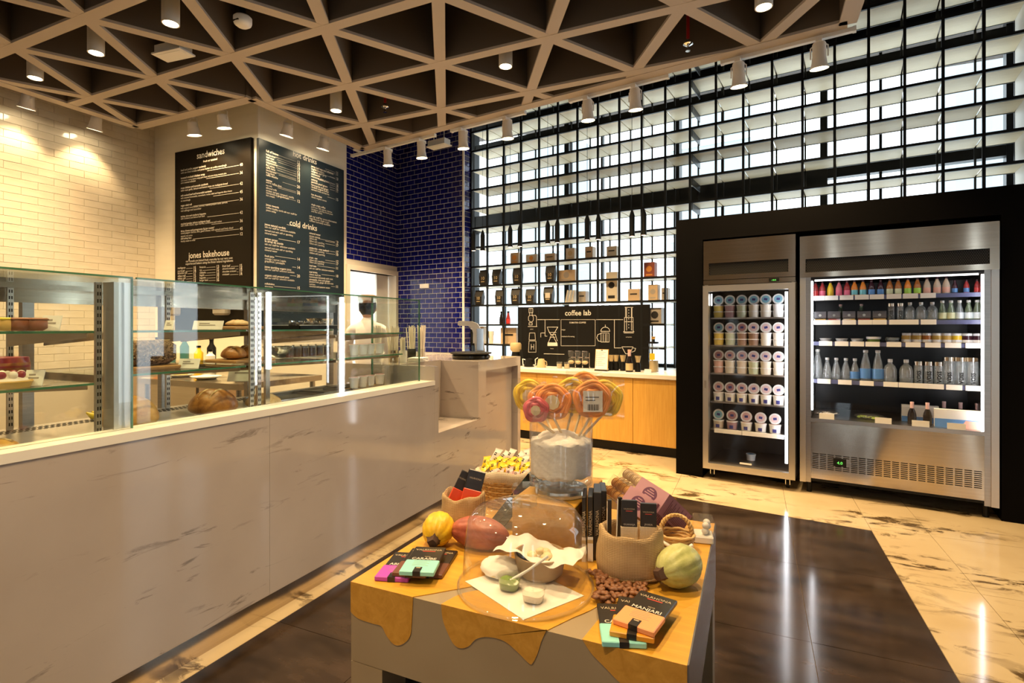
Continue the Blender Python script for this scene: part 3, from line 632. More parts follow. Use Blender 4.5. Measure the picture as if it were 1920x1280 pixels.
PR = {'juice': [(.0, 0), (.026, 0), (.028, .006), (.028, .075), (.022, .10), (.012, .125), (.011, .14)],
      'soda': [(0, 0), (.026, 0), (.028, .006), (.028, .06), (.022, .09), (.013, .125), (.0125, .15)],
      'flask': [(0, 0), (.034, 0), (.036, .008), (.036, .075), (.028, .10), (.013, .115), (.012, .13)],
      'voss': [(0, 0), (.026, 0), (.027, .003), (.027, .125), (.026, .128)], 'vosstall': [(0, 0), (.034, 0), (.035, .003), (.035, .165), (.034, .168)],
      'water': [(0, 0), (.032, 0), (.035, .01), (.034, .05), (.026, .10), (.014, .14), (.013, .165)], 'watertall': [(0, 0), (.036, 0), (.039, .01), (.038, .08), (.028, .15), (.016, .20), (.015, .225)],
      'jar': [(0, 0), (.032, 0), (.035, .006), (.035, .052), (.028, .062)], 'wine': [(0, 0), (.036, 0), (.037, .01), (.037, .09), (.030, .125), (.016, .16), (.015, .21)],
      'jarflat': [(0, 0), (.045, 0), (.047, .004), (.047, .032)]}
def bottle(kind, label, loc, liquid, cap='cap_white', lab=None, group=None, txt=None, sc=1.0, name='bottle', cat='bottle'):
    t = thing(name, label, cat, loc, -WA, group); P_ = PR[kind]; H = P_[-1][1]; R = max(p[0] for p in P_)
    t.scale = (sc, sc, sc)
    link('glass_body' if 'glass' in liquid else 'body', mc((kind, liquid), MB().lathe(P_, 16), liquid), t)
    link('cap', mc((kind, 'cap', cap), MB().lathe([(P_[-1][0]*1.12, H-.006), (P_[-1][0]*1.15, H+.012), (P_[-1][0]*1.05, H+.014)], 14) if kind not in ('voss', 'vosstall') else MB().lathe([(P_[-1][0]*1.04, H-.0), (P_[-1][0]*1.04, H+.028)], 16), cap), t)
    if lab: link('label_band', mc((kind, 'lab', lab), MB().olathe([(R*1.015, H*.08), (R*1.015, H*.42)], 16), lab), t)
    if txt: text(txt, .034, MT['black_metal'], t, T(.012, -R*1.03, .01) @ RX(PI/2) @ RZ(PI/2), 'LEFT', .02)
    if kind == 'wine': link('foil', mc(('foil', kind), MB().lathe([(.0165, .15), (.016, .212)], 14), 'foil_pink'), t)
    return t
def chz(px, k, d=.17): return W(on_w(px, 600, d)[0], d, CH_Z[k])
jl = [('j_red', 'l_red'), ('j_red', 'l_pink'), ('j_yellow', 'j_yellow'), ('j_pink', 'l_pink'), ('j_red', 'l_pink'), ('j_orange', 'l_teal'), ('j_orange', 'l_teal'), ('j_dark', 'l_blue'), ('j_dark', 'l_blue'), ('j_amber', 'l_cream'), ('j_amber', 'l_cream'), ('j_orange', 'l_lime'), ('j_amber', 'l_lime'), ('j_pale', 'l_salmon'), ('j_pale', 'l_salmon'), ('j_pale', 'l_salmon'), ('j_dark', 'l_blue'), ('j_red', 'l_blue'), ('j_red', 'l_red')]
jx = [1529, 1542, 1557, 1573, 1588, 1602, 1618, 1634, 1651, 1668, 1684, 1702, 1720, 1738, 1757, 1774, 1790, 1812, 1832]
for i, px in enumerate(jx): bottle('juice', 'small coloured juice bottle, %s from the left on the top chiller shelf' % ORD[i], chz(px, 0), jl[i][0], 'j_dark', jl[i][1], 'juice bottles on the top chiller shelf', sc=.80 if i < 16 else .62)
for i, px in enumerate((1538, 1564, 1592, 1620, 1649)):
    t = thing('dessert_box', 'black boxed dessert with clear base, %s from the left on the second chiller shelf' % ORD[i], 'box', chz(px, 1), -WA, 'black dessert boxes in the chiller')
    MB().cbx(-.044, .044, -.03, .05, .018, .074).build('lid', MT['choc_lid'], t); MB().cbx(-.045, .045, -.032, .052, 0, .018, .003).build('base', MT['clear_plastic'], t); MB().bx(-.038, .038, -.025, .045, .002, .014).build('filling', MT['j_red' if i in (1, 3) else 'mustard'], t); MB().lathe([(.010, 0), (.010, .0006)], 12, T(0, -.0305, .042) @ RX(PI/2)).build('emblem', MT['steel_soft'], t)
for i, px in enumerate((1576, 1615)): bottle('soda', 'green glass bottle with foil cap behind the dessert boxes, %s one' % ('left', 'right')[i], chz(px, 1, .27), 'bottle_green', 'foil_pink', None, 'green bottles behind dessert boxes', sc=.8)
for i, px in enumerate((1671, 1688)): bottle('voss', 'clear cylinder water bottle, %s of two on the second chiller shelf' % ('left', 'right')[i], chz(px, 1), 'bottle_glass', 'steel', None, 'small cylinder bottles', 'VOSS', sc=.82)
for i, px in enumerate((1706, 1727, 1748)): bottle('flask', 'small clear water flask, %s of three on the second chiller shelf' % ORD[i], chz(px, 1), 'bottle_glass', 'cap_white', None, 'small water flasks', sc=.92)
for i, px in enumerate((1767, 1783, 1799, 1816, 1832)): bottle('soda', 'small tonic bottle, %s of five at the right of the second chiller shelf' % ORD[i], chz(px, 1), 'bottle_green' if i != 2 else 'bottle_glass', 'cap_white', 'l_cream' if i < 2 else 'water', 'tonic bottles', sc=.86)
bottle('jarflat', 'low glass jar of green pesto on the third chiller shelf', chz(1638, 2), 'pesto', 'cap_white', None, sc=.9, name='pesto_jar', cat='jar')
t = bottle('jarflat', 'clip-top glass jar on the third chiller shelf', chz(1674, 2), 'bottle_glass', 'bottle_glass', None, sc=.8, name='clip_jar', cat='jar'); MB().tube([(-.05, -.01, .01), (-.058, -.02, .035), (-.05, -.01, .05), (-.02, -.045, .048)], .0025, 6).build('clip', MT['chrome'], t)
for i, px in enumerate((1700, 1719, 1737, 1756, 1774, 1793, 1813, 1834)): bottle('jar', 'round jar with white lid and paper label, %s of eight on the third chiller shelf' % ORD[i], chz(px, 2), ('mustard', 'mustard', 'j_amber', 'mustard', 'mustard', 'j_yellow', 'j_dark', 'j_dark')[i], 'cap_white', 'l_white', 'jars on the third chiller shelf', sc=.93, name='preserve_jar', cat='jar')
for i, px in enumerate((1548, 1578, 1607)):
    t = thing('dip_pot', 'flat white dip pot, %s of three on the third chiller shelf' % ORD[i], 'pot', chz(px, 2), -WA, 'flat white dip pots'); MB().lathe([(0, 0), (.034, 0), (.04, .02), (.042, .021), (.042, .025), (0, .026)], 18).build('pot', MT['cap_white'], t, 40)
for i, (px, kd) in enumerate(((1533, 'watertall'), (1551, 'water'), (1568, 'water'), (1586, 'water'), (1603, 'water'), (1623, 'watertall'), (1646, 'watertall'))): bottle(kd, 'blue tinted glass water bottle, %s from the left on the fourth chiller shelf' % ORD[i], chz(px, 3), 'bottle_glass', 'cap_white', 'l_blue' if i in (4, 5, 6) else None, 'blue water bottles', sc=.98 if kd == 'watertall' else .94)
for i, px in enumerate((1669, 1699)): bottle('flask', 'large rounded clear water flask, %s of two on the fourth chiller shelf' % ('left', 'right')[i], chz(px, 3), 'bottle_glass', 'cap_white', None, 'large water flasks', sc=1.18)
for i, (px, kd) in enumerate(((1722, 'voss'), (1741, 'voss'), (1760, 'voss'), (1779, 'vosstall'), (1801, 'vosstall'), (1823, 'vosstall'))): bottle(kd, '%s clear cylinder water bottle, %s of six at the right of the fourth chiller shelf' % ('short' if i < 3 else 'tall', ORD[i]), chz(px, 3), 'bottle_glass', 'steel', None, 'cylinder water bottles', 'VOSS', sc=1.02 if i < 3 else 1.0)
def deck(px, d): return W(on_w(px, 780, d)[0], d, zb)
for i, (px, d) in enumerate(((1710, .1), (1739, .1), (1770, .25), (1801, .25), (1832, .25))): bottle('wine', 'dark wine bottle with pink foil, %s from the left on the chiller deck' % ORD[i], deck(px, d), 'wine_glass_dark', 'foil_pink', None, 'wine bottles on the chiller deck', sc=.72)
t = thing('picture_carton', 'printed carton with blue mountain scene on the chiller deck', 'box', deck(1800, .06), -WA)
MB().bx(-.14, .14, 0, .05, 0, .125).build('carton', MT['white_card'], t); MB().bx(-.14, .10, -.001, 0, 0, .06).build('blue_print', MT['l_blue'], t); MB().prism([(0, 0), (.14, 0), (.14, .05), (.03, .055)], 0, .0012, RX(PI/2)).build('orange_print', MT['l_salmon'], t)
t = thing('picture_carton', 'pale carton behind the two front wine bottles', 'box', deck(1725, .2), -WA); MB().bx(-.11, .11, 0, .05, 0, .125).build('carton', MT['white_card'], t); MB().bx(-.11, .11, -.001, 0, 0, .04).build('blue_print', MT['l_blue'], t)
for i, (px, d, lb) in enumerate(((1548, .1, 'left'), (1630, .1, 'middle'))):
    t = thing('salad_bag', 'clear bag of green salad lying at the %s of the chiller deck' % lb, 'bag', deck(px, d+.06), -WA); MB().ball(.10, .07, .022, 14, 8, T(0, 0, .022), lambda a, t_, q: (q[0]*(1+.08*math.sin(5*a)), q[1]*(1+.1*math.cos(4*a)), q[2])).build('film', MT['clear_plastic'], t, 50)
    lf = MB()
    for k in range(14): lf.ball(.022, .014, .004, 8, 5, T(random.uniform(-.065, .065), random.uniform(-.04, .04), random.uniform(.01, .03)) @ Euler((random.uniform(-.5, .5), random.uniform(-.5, .5), random.uniform(0, 6))).to_matrix().to_4x4())
    lf.build('leaves', MT['l_white' if i == 0 else 'j_green'], t, 50)
for i, px in enumerate((1550, 1656, 1726, 1793)): s_ = on_w(px, 780, -.0)[0]-F3; MB().bx(s_-.05, s_+.05, -.004, -.001, zb+.0, zb+.042).build('price_card', MT['white_card'], ch)

# ================================================================== COFFEE COUNTER
c0, c1 = BS1+.02, -.012
cc = thing('coffee_counter', 'oak fronted coffee counter with black plinth', 'counter', W(0, .5), -WA)
MB().bx(c0, c1, .02, .44, .10, .775).build('carcass', MT['oak_panel'], cc); MB().bx(c0, c1, .05, .44, 0, .10).build('plinth', MT['black'], cc)
x = c1
while x > c0:
    MB().cbx(max(x-.565, c0)+.002, x-.002, 0, .02, .105, .77, .002).build('front_panel', MT['oak_panel'], cc); x -= .565
ct = MB().cbx(c0, c1, -.02, .99, .775, .82, .004, WM @ T(0, .5, 0)).build('worktop', MT['trim_cream']); tag(ct, 'cream worktop of the coffee counter', 'worktop')
# black coffee lab board
b0, b1 = on_w(971, 620, .93)[0], on_w(1218, 620, .93)[0]; bz0, bz1 = .822, 1.543
cb = thing('coffee_lab_board', 'black board with white coffee drawings titled coffee lab', 'board', W((b0+b1)/2, .93), -WA); hw = (b1-b0)/2
MB().bx(-hw, hw, 0, .03, bz0, bz1).build('panel', MT['black'], cb)
boxes('light_strip', 'led_soft', cb, (-hw+.02, -.23, -.012, .02, bz1+.003, bz1+.017), (-.12, hw-.13, -.012, .02, bz1+.003, bz1+.017))
def bp(px, py): s_, z = on_w(px, py, .93); return s_-(b0+b1)/2, z
BF = RX(PI/2)
def btext(body, px, py, size, align='CENTER', bold=.0): x, z = bp(px, py); return text(body, size, MT['text_white'], cb, T(x, -.0015, z) @ BF, align, bold)
btext('coffee lab', 1083.5, 591, .088, bold=.012); btext('SIPHON COFFEE' if False else 'SUMATRA COFFEE', 1083, 606, .026, bold=.01); btext('origin', 1053, 619, .022, 'LEFT'); btext('method of brewing', 1053, 631.5, .022, 'LEFT')
btext('siphon', 997, 617.5, .017); btext('aeropress', 1179, 632.5, .017); btext('chemex', 1035, 654, .015)
def line(pts, r=.0028, closed=False):
    q = [bp(*p) for p in pts]; m_ = MB()
    if closed: q.append(q[0])
    for (xa, za), (xb, zb_) in zip(q, q[1:]):
        L = math.hypot(xb-xa, zb_-za); m_.bx(-r*.5, L+r*.5, -.0015, -.0003, -r, r, T(xa, 0, za) @ RY(-math.atan2(zb_-za, xb-xa)))
    return m_
def draw(name, paths):
    m_ = MB()
    for p in paths: q = line(*p) if isinstance(p, tuple) and isinstance(p[0], list) else line(p); m_.add(q.v, q.f)
    return m_.build(name, MT['text_white'], cb)
draw('diagram_lines', [[(1008, 599), (1049, 599)], [(1022, 599), (1022, 630), (1026, 630)], [(1015, 624), (1022, 624)], [(1014, 624), (1014, 632)], [(1118, 599), (1168, 599)], [(1152, 599), (1152, 652), (1165, 652)], [(1020, 663), (1058, 664)]])
draw('diagram_frame', [([(1052, 599), (1116, 599), (1116, 648), (1052, 648)], .0018, True)])
draw('chemex_drawing', [[(1026, 613), (1046, 613), (1040, 623), (1036, 628), (1045, 645), (1045, 648), (1027, 648), (1027, 645), (1034, 628), (1030, 623), (1026, 613)], [(1030, 623), (1043, 623)], [(1032, 627), (1042, 627)], [(1031, 632), (1041, 632)], [(1041, 626), (1045, 639)]])
x0, z0 = bp(1027, 648); x1, z1 = bp(1045, 642); MB().bx(x0, x1, -.0018, -.0004, z0, z1).build('chemex_coffee', MT['text_white'], cb)
arc = [(1135-8.5*math.cos(a), 621-8*math.sin(a)) for a in [PI*k/8 for k in range(9)]]
draw('press_drawing', [arc, [(1126.5, 621), (1143.5, 621)], [(1127, 624), (1142, 624), (1142, 641), (1127, 641), (1127, 624)], [(1131, 626), (1131, 640)], [(1135, 626), (1135, 640)], [(1138, 626), (1138, 640)], [(1127, 625), (1121, 627), (1119, 633), (1122, 639), (1127, 640)], [(1135, 613), (1135, 609)]])
draw('aeropress_drawing', [[(1172, 576), (1187, 576)], [(1173, 576), (1173, 595), (1171, 595), (1171, 620), (1169, 622), (1189, 622), (1187, 620), (1187, 595), (1185, 595), (1185, 576)], [(1173, 595), (1185, 595)], [(1175, 577), (1175, 619)], [(1184, 577), (1184, 619)], [(1171, 603), (1187, 603)], [(1170, 624), (1188, 624)]]+[[(1179, 580+5.5*k), (1179, 582+5.5*k)] for k in range(7)])
draw('siphon_drawing', [([(992, 578), (999, 578), (999, 586), (992, 586)], .0028, True), [(995.5, 578), (995.5, 584)], [(993, 586), (993, 591), (991, 594), (991, 600), (994, 603), (998, 603), (1000, 600), (1000, 594), (998, 591), (998, 586)], [(994, 591), (1004, 591), (1006, 594), (1006, 611)], [(990, 612), (1007, 612)], ([(992, 605), (998, 605), (998, 609), (992, 609)], .0028, True)])
draw('grinder_drawing', [([(993, 624), (1003, 624), (1004, 637), (992, 637)], .0024, True), ([(992, 639), (1005, 639), (1005, 660), (991, 660)], .0024, True), [(996, 645), (996, 655)], [(1001, 645), (1001, 655)], [(996, 650), (1001, 650)]])
draw('cup_drawing', [[(1166, 650), (1187, 650), (1181, 663), (1173, 663), (1166, 650)], [(1187, 652), (1192, 653), (1190, 658), (1184, 660)]])

# ---- goods on the shelving grid
CD = .99
for n, c in (('kraft', (.52, .38, .24)), ('pale_box', (.62, .55, .44)), ('bag_black', (.018, .015, .013)), ('gold', (.55, .42, .22)), ('orange_print', (.70, .28, .05)), ('red_box', (.30, .08, .05)), ('grey_box', (.35, .31, .27))): lerp_mat(n, c, rough=.45)
def rowof(zv): return min(Z_ROW, key=lambda q: abs(q-zv))
def cell_at(x0, x1, yb, yt):
    a, zb_ = on_w(x0, yb, CD); b, zt = on_w(x1, yt, CD); base = rowof(zb_); return (a+b)/2, b-a, base, (zt-zb_)
bags = [(900, 916, 530, 500), (922, 942, 532, 502), (962, 980, 530, 500), (1024, 1042, 526, 495), (890, 909, 568, 540), (924, 952, 568, 540), (958, 978, 568, 538), (982, 1009, 565, 537), (1019, 1040, 565, 534)]
for i, q in enumerate(bags):
    s_, wd, z, hh = cell_at(*q); up = q[2] < 545
    t = thing('coffee_bag', 'black coffee bag with gold print, %s from the left on the %s bag shelf' % (ORD[i if up else i-4], 'upper' if up else 'lower'), 'coffee bag', W(s_, CD, z+.0005), -WA, 'black coffee bags on the grid')
    hw_ = min(wd, .135)/2; m_ = MB(); P2 = [(-.6, 0, .035), (.6, 0, .035), (.88, .55, .045), (1, .92, .012), (1, 1, .003)]
    hh = min(hh, .22); vv = []; 
    for fz_, sc_, dp in ((0, .72, .030), (.08, .78, .034), (.55, .9, .036), (.88, 1, .010), (1, 1, .003)):
        vv.append([(-hw_*sc_, -dp, hh*fz_), (hw_*sc_, -dp, hh*fz_), (hw_*sc_, dp, hh*fz_), (-hw_*sc_, dp, hh*fz_)])
    fl = sum(vv, []); fs = [(3, 2, 1, 0), (16, 17, 18, 19)]
    for k in range(4):
        for e_ in range(4): fs.append((k*4+e_, k*4+(e_+1)%4, k*4+4+(e_+1)%4, k*4+4+e_))
    m_.add(fl, fs).build('bag', MT['bag_black'], t); text('10', hh*.30, MT['gold'], t, T(0, -.0385, hh*.34) @ RX(PI/2), 'CENTER', .01)
    MB().bx(-hw_*.4, hw_*.4, -.0375, -.036, hh*.2, hh*.25).build('print_bar', MT['gold'], t)
    if i == 8: MB().bx(-hw_*.5, hw_*.5, -.039, -.037, hh*.3, hh*.62).build('paper_label', MT['pale_box'], t)
boxes = [(957, 972, 490, 468, 'kraft', 'orange'), (986, 1006, 489, 472, 'pale_box', 'orange'), (1021, 1040, 487, 471, 'kraft', None), (1061, 1077, 483, 460, 'pale_box', 'gold'), (1097, 1111, 481, 458, 'kraft', None), (1137, 1156, 479, 458, 'pale_box', None), (1046, 1078, 525, 502, 'kraft', 'grey'), (1207, 1227, 517, 488, 'red_box', 'orange'), (1136, 1157, 562, 506, 'pale_box', 'black'), (1177, 1199, 562, 539, 'kraft', None), (1215, 1233, 560, 530, 'kraft', 'grey'), (1240, 1252, 547, 524, 'grey_box', None), (1083, 1098, 564, 543, 'grey_box', None), (887, 907, 640, 608, 'pale_box', 'grey'), (929, 978, 641, 611, 'kraft', None), (1215, 1240, 604, 574, 'grey_box', 'black')]
bn = ['kraft carton with orange print', 'cream carton with orange cup print', 'plain kraft carton', 'tall pale carton with gold front', 'narrow kraft carton', 'square cream carton', 'wide carton printed with kettles', 'red brown carton with food picture', 'tall cream carton printed with a brewer', 'low kraft carton beside the tall brewer carton', 'brewer carton near the black surround', 'small grey carton touching the black surround', 'small grey carton below the kettle carton', 'cream carton at the bottom left of the grid', 'wide kraft carton above the coffee grinder', 'dark brewer carton right of the coffee lab board']
for i, (xa, xb, yb, yt, m_, pr) in enumerate(boxes):
    s_, wd, z, hh = cell_at(xa, xb, yb, yt); wd = min(wd, .24)
    t = thing('carton', bn[i]+' on the shelving grid', 'box', W(s_, CD, z+.0005), -WA); MB().cbx(-wd/2, wd/2, 0, .1, 0, hh, .002).build('box', MT[m_], t)
    if pr: q = {'orange': 'orange_print', 'gold': 'gold', 'grey': 'grey_box', 'black': 'bag_black'}[pr]; MB().lathe([(0, 0), (min(wd, hh)*.28, 0), (min(wd, hh)*.28, .001)], 10, T(0, -.0008, hh*.55) @ RX(PI/2)).bx(-wd*.3, wd*.3, -.001, 0, hh*.1, hh*.2).build('print', MT[q], t)
    else: MB().bx(-wd*.3, wd*.3, -.001, 0, hh*.5, hh*.62).build('print', MT['bag_black'], t)
for i, px in enumerate((1060, 1066, 1072)):
    s_, z = on_w(px, 563, CD); t = thing('brochure', 'thin leaning brochure, %s of three under the kettle carton' % ORD[i], 'brochure', W(s_, CD, rowof(z)+.001), -WA, 'leaning brochures'); MB().bx(-.006, .006, 0, .11, 0, .15, RY(.2)).build('cover', MT['pale_box'], t); MB().bx(-.005, .005, .002, .108, .004, .146, RY(.2) @ T(.0012, 0, 0)).build('pages', MT['white_card'], t)
for i, (px, c) in enumerate(((940, 'wine_glass_dark'), (953, 'j_red'))):
    s_, z = on_w(px, 605, CD); bottle('soda', 'small syrup bottle %s on the lower left grid shelf' % ('with dark glass', 'with red label')[i], W(s_, CD, rowof(z)+.0005), c, 'black', 'l_red' if i else None)
for i, px in enumerate((890, 925)):
    s_, z = on_w(px, 668, CD); t = thing('tea_tin_row', 'red and blue packet at the bottom of the grid, %s' % ('left' if i == 0 else 'right'), 'packet', W(s_, .8, .8205), -WA); MB().cbx(-.12, .10, 0, .07, 0, .07, .01).build('packet', MT['l_red'], t); MB().bx(-.1, .08, -.001, 0, .02, .04).build('print', MT['l_white' if i else 'l_blue'], t)
s_, z = on_w(921, 640, CD); t = thing('paper_cup_stack', 'stack of white paper cups on the lower left grid shelf', 'cup', W(s_, CD, rowof(z)+.0005), -WA); MB().lathe([(0, 0), (.028, 0), (.037, .12), (.039, .12), (.039, .124), (0, .124)], 16).build('cup', MT['white_card'], t, 40); MB().lathe([(.039, .124), (.04, .16), (.041, .164), (0, .164)], 16).build('cup', MT['white_card'], t, 40)
# ---- things on the coffee worktop
ZW = .8205
def wt(px, d): return W(on_w(px, 690, d)[0], d, ZW)
t = thing('coffee_grinder', 'black and brass coffee grinder at the left end of the coffee counter', 'grinder', wt(967, .78), -WA)
MB().cbx(-.07, .07, -.07, .07, 0, .05, .01).lathe([(.05, .05), (.055, .12), (.045, .17)], 16).build('body', MT['black'], t, 40); MB().lathe([(.045, .17), (.07, .20), (.072, .26), (.06, .28), (0, .285)], 18).build('hopper', MT['gold'], t, 40); MB().tube([(.05, 0, .2), (.1, -.02, .18), (.13, -.03, .06), (.10, -.04, .02)], .006, 6).build('cord', MT['black'], t)
t = thing('gooseneck_kettle', 'white gooseneck kettle with dark handle on the coffee counter', 'kettle', wt(992, .72), -WA)
MB().lathe([(0, 0), (.06, 0), (.062, .01), (.045, .09), (.03, .095), (0, .105)], 18).build('body', MT['black'], t, 40); MB().tube([(.05, 0, .02), (.09, 0, .03), (.085, 0, .09), (.12, 0, .11)], .006, 8).build('spout', MT['white_plastic'], t, 60); MB().tube([(-.045, 0, .08), (-.09, 0, .09), (-.085, 0, .02), (-.055, 0, .015)], .007, 8).build('handle', MT['white_plastic'], t, 60)
t = thing('pouring_jug', 'pale gold tapered jug upside down on the coffee counter', 'jug', wt(1015, .70), -WA); MB().lathe([(.055, 0), (.056, .004), (.04, .085), (.034, .10), (0, .104)], 20).build('body', MT['gold'], t, 40); MB().tube([(.05, 0, .02), (.075, 0, .03), (.07, 0, .07), (.04, 0, .08)], .005, 6).build('handle', MT['gold'], t)
for i, px in enumerate((1049, 1063)): t = thing('glass_tumbler', 'small amber tumbler, %s of two on the coffee counter' % ('left', 'right')[i], 'tumbler', wt(px, .70), -WA, 'amber tumblers'); MB().olathe([(0, .0), (.032, 0), (.036, .075), (.033, .075), (.029, .006), (0, .006)], 16).build('glass', MT['clear_glass'], t, 40); MB().cyl(.028, .007, .05, 14).build('coffee', MT['gold'], t)
for i, px in enumerate((1071, 1084, 1097)):
    t = thing('siphon_brewer', 'glass siphon coffee brewer, %s of three before the board' % ORD[i], 'coffee brewer', wt(px, .80), -WA, 'siphon brewers')
    MB().ball(.042, .042, .042, 14, 10, T(0, 0, .085)).olathe([(.034, .13), (.04, .2), (.038, .2)], 14).build('globe', MT['clear_glass'], t, 50); MB().cyl(.035, .196, .202, 14).build('lid', MT['chrome'], t); MB().cyl(.05, 0, .01, 14).cyl(.006, 0, .18, 8, T(.055, 0, 0)).bx(.0, .06, -.006, .006, .12, .132).build('stand', MT['chrome'], t); MB().ball(.036, .036, .022, 12, 6, T(0, 0, .07)).build('coffee', MT['gold'], t)
t = thing('clipboard_menu', 'white printed menu sheet on a stand before the coffee lab board', 'menu', wt(1127, .62), -WA)
B_ = RX(-.12); MB().bx(-.075, .075, 0, .008, .01, .235, B_).build('board', MT['oak_panel'], t); MB().bx(-.07, .07, -.002, 0, .015, .23, B_).build('sheet', MT['white_card'], t); MB().bx(-.07, .07, -.02, .06, 0, .012).build('base', MT['black'], t)
tl = MB()
for k in range(8): tl.bx(-.045, .045-.02*(k % 3), -.003, -.0021, .20-.02*k, .204-.02*k, B_); tl.bx(-.062, -.052, -.003, -.0021, .197-.02*k, .206-.02*k, B_)
tl.build('printed_lines', MT['grey_box'], t); MB().bx(-.01, .01, -.004, -.0021, .218, .228, B_).build('emblem', MT['black'], t)
for i, (px, d, tall) in enumerate(((1146, .74, 0), (1155, .76, 1), (1168, .76, 0), (1180, .66, 2), (1196, .72, 1))):
    if tall == 2: bottle('wine', 'dark wine bottle with salmon neck foil on the coffee counter', wt(px, d), 'wine_glass_dark', 'l_salmon', 'gold', sc=1.05)
    else:
        t = thing('hand_brewer', 'black and brass hand brewer, %s right of the menu sheet' % ORD[i], 'coffee brewer', wt(px, d), -WA, 'hand brewers right of the menu sheet'); MB().lathe([(0, 0), (.03, 0), (.03, .07), (.02, .1), (.028, .15), (.03, .17), (0, .18)], 14).build('body', MT['black'], t, 40); MB().olathe([(.02, .1), (.033, .17), (.03, .17)], 14).build('cone', MT['gold'], t, 40)
for i, (px, hh, m_) in enumerate(((1221, .2, 'gold'),)):
    t = thing('bean_canister', 'glass canister of coffee beans at the right end of the coffee counter', 'canister', wt(1226, .78), -WA); MB().olathe([(0, 0), (.05, 0), (.052, .30), (.048, .30)], 18).build('glass', MT['clear_glass'], t, 40); MB().cyl(.046, .004, .12, 16).build('beans', MT['gold'], t); MB().cyl(.05, .3, .32, 16).cyl(.012, .32, .345, 10).build('lid', MT['black'], t); MB().bx(-.028, .028, -.056, -.052, .13, .2).build('yellow_label', MT['j_yellow'], t)
s_, z = on_w(1225, 600, CD); t = thing('chemex_brewer', 'glass chemex style brewer on the right side shelf', 'coffee brewer', W(on_w(1225, 630, CD)[0], CD, rowof(on_w(1225, 640, CD)[1])+.0005), -WA); MB().olathe([(0, 0), (.05, 0), (.055, .03), (.02, .1), (.045, .17)], 16).build('glass', MT['clear_glass'], t, 40); MB().lathe([(.026, .085), (.022, .1), (.026, .115)], 12).build('collar', MT['oak_panel'], t)
t = thing('price_tent', 'small white price card at the right end of the coffee counter', 'card', wt(1214, .56), -WA); MB().bx(-.035, .035, 0, .004, 0, .04, RX(-.25)).bx(-.035, .035, .02, .024, 0, .04, RX(.25)).build('card', MT['white_card'], t)
# ---- pendant lamps
pend = [(888, 434, 470), (905, 433, 470), (956.6, 423, 463), (975, 421, 462), (1027, 414, 457), (1045, 412, 455), (1101, 403, 450), (1122, 402, 449), (1185, 395, 443), (1207, 393, 441)]
for i, (px, ya, yb) in enumerate(pend):
    s_, zb_ = on_w(px, yb, .68); _, za = on_w(px, ya, .68)
    t = thing('pendant_lamp', 'slim black tube pendant lamp, %s from the blue wall over the coffee counter' % ORD[i], 'pendant lamp', W(s_, .68, zb_), -WA, 'black tube pendants'); hh = za-zb_
    MB().olathe([(.026, .0), (.031, 0), (.029, .03), (.029, hh*.80), (.012, hh), (.006, hh+.01), (.0, hh+.01)], 18).olathe([(.026, 0), (.026, .01), (0, .01)], 18).build('shade', MT['black_metal'], t, 40); MB().cyl(.0025, hh, ZT-zb_, 6).build('cable', MT['black'], t); MB().cyl(.025, .002, .006, 16).build('bulb', MT['pend_face'], t)
# ================================================================== MARBLE COUNTER AND BAKERY CASE
XF = -1.96; CY0, CY1 = -2.6, 3.07; ZM = .935
co = thing('bakery_counter', 'long pale marble clad counter carrying the glass bakery case', 'counter', (0, 0, 0))
y = CY0
for a, b in ((CY0, -.4), (-.4, 1.72), (1.72, CY1)): MB().bx(XF-.03, XF, a+.0008, b-.0008, .107, ZM-.03).build('marble_panel', MT['counter_marble'], co)
MB().bx(XF-.12, XF+.004, CY0, CY1, ZM-.03, ZM).build('ledge', MT['trim_cream'], co)
MB().bx(-2.02, -1.99, CY0, 4.53, 0, .107).build('kick_plate', MT['steel'], co)
MB().bx(-2.86, XF-.03, CY0, CY1, .107, .80).build('cabinet', MT['steel_soft'], co); MB().bx(-2.80, -2.03, CY0, CY1-.05, 0, .107).build('plinth', MT['black'], co)
# end blocks: pier, low ledge with notch, tall end block with recess
MB().bx(XF-.34, XF, CY1, CY1+.05, .107, 1.03).build('end_pier', MT['counter_marble'], co)
MB().bx(XF-.34, XF, CY1+.05, 3.70, .107, .572).build('low_ledge', MT['counter_marble'], co)
MB().bx(XF-.36, XF-.34, CY1-.1, 3.70, .107, 1.03).bx(-2.86, XF-.36, CY1, 3.70, .107, 1.03).build('service_top', MT['counter_marble'], co)
eb = MB(); eb.bx(-2.86, XF-.06, 3.70, 4.53, .107, 1.025).bx(XF-.06, XF, 3.70, 3.835, .107, 1.025).bx(XF-.06, XF, 4.468, 4.53, .107, 1.025).bx(XF-.06, XF, 3.835, 4.468, .945, 1.025)
eb.build('end_block', MT['counter_marble'], co)
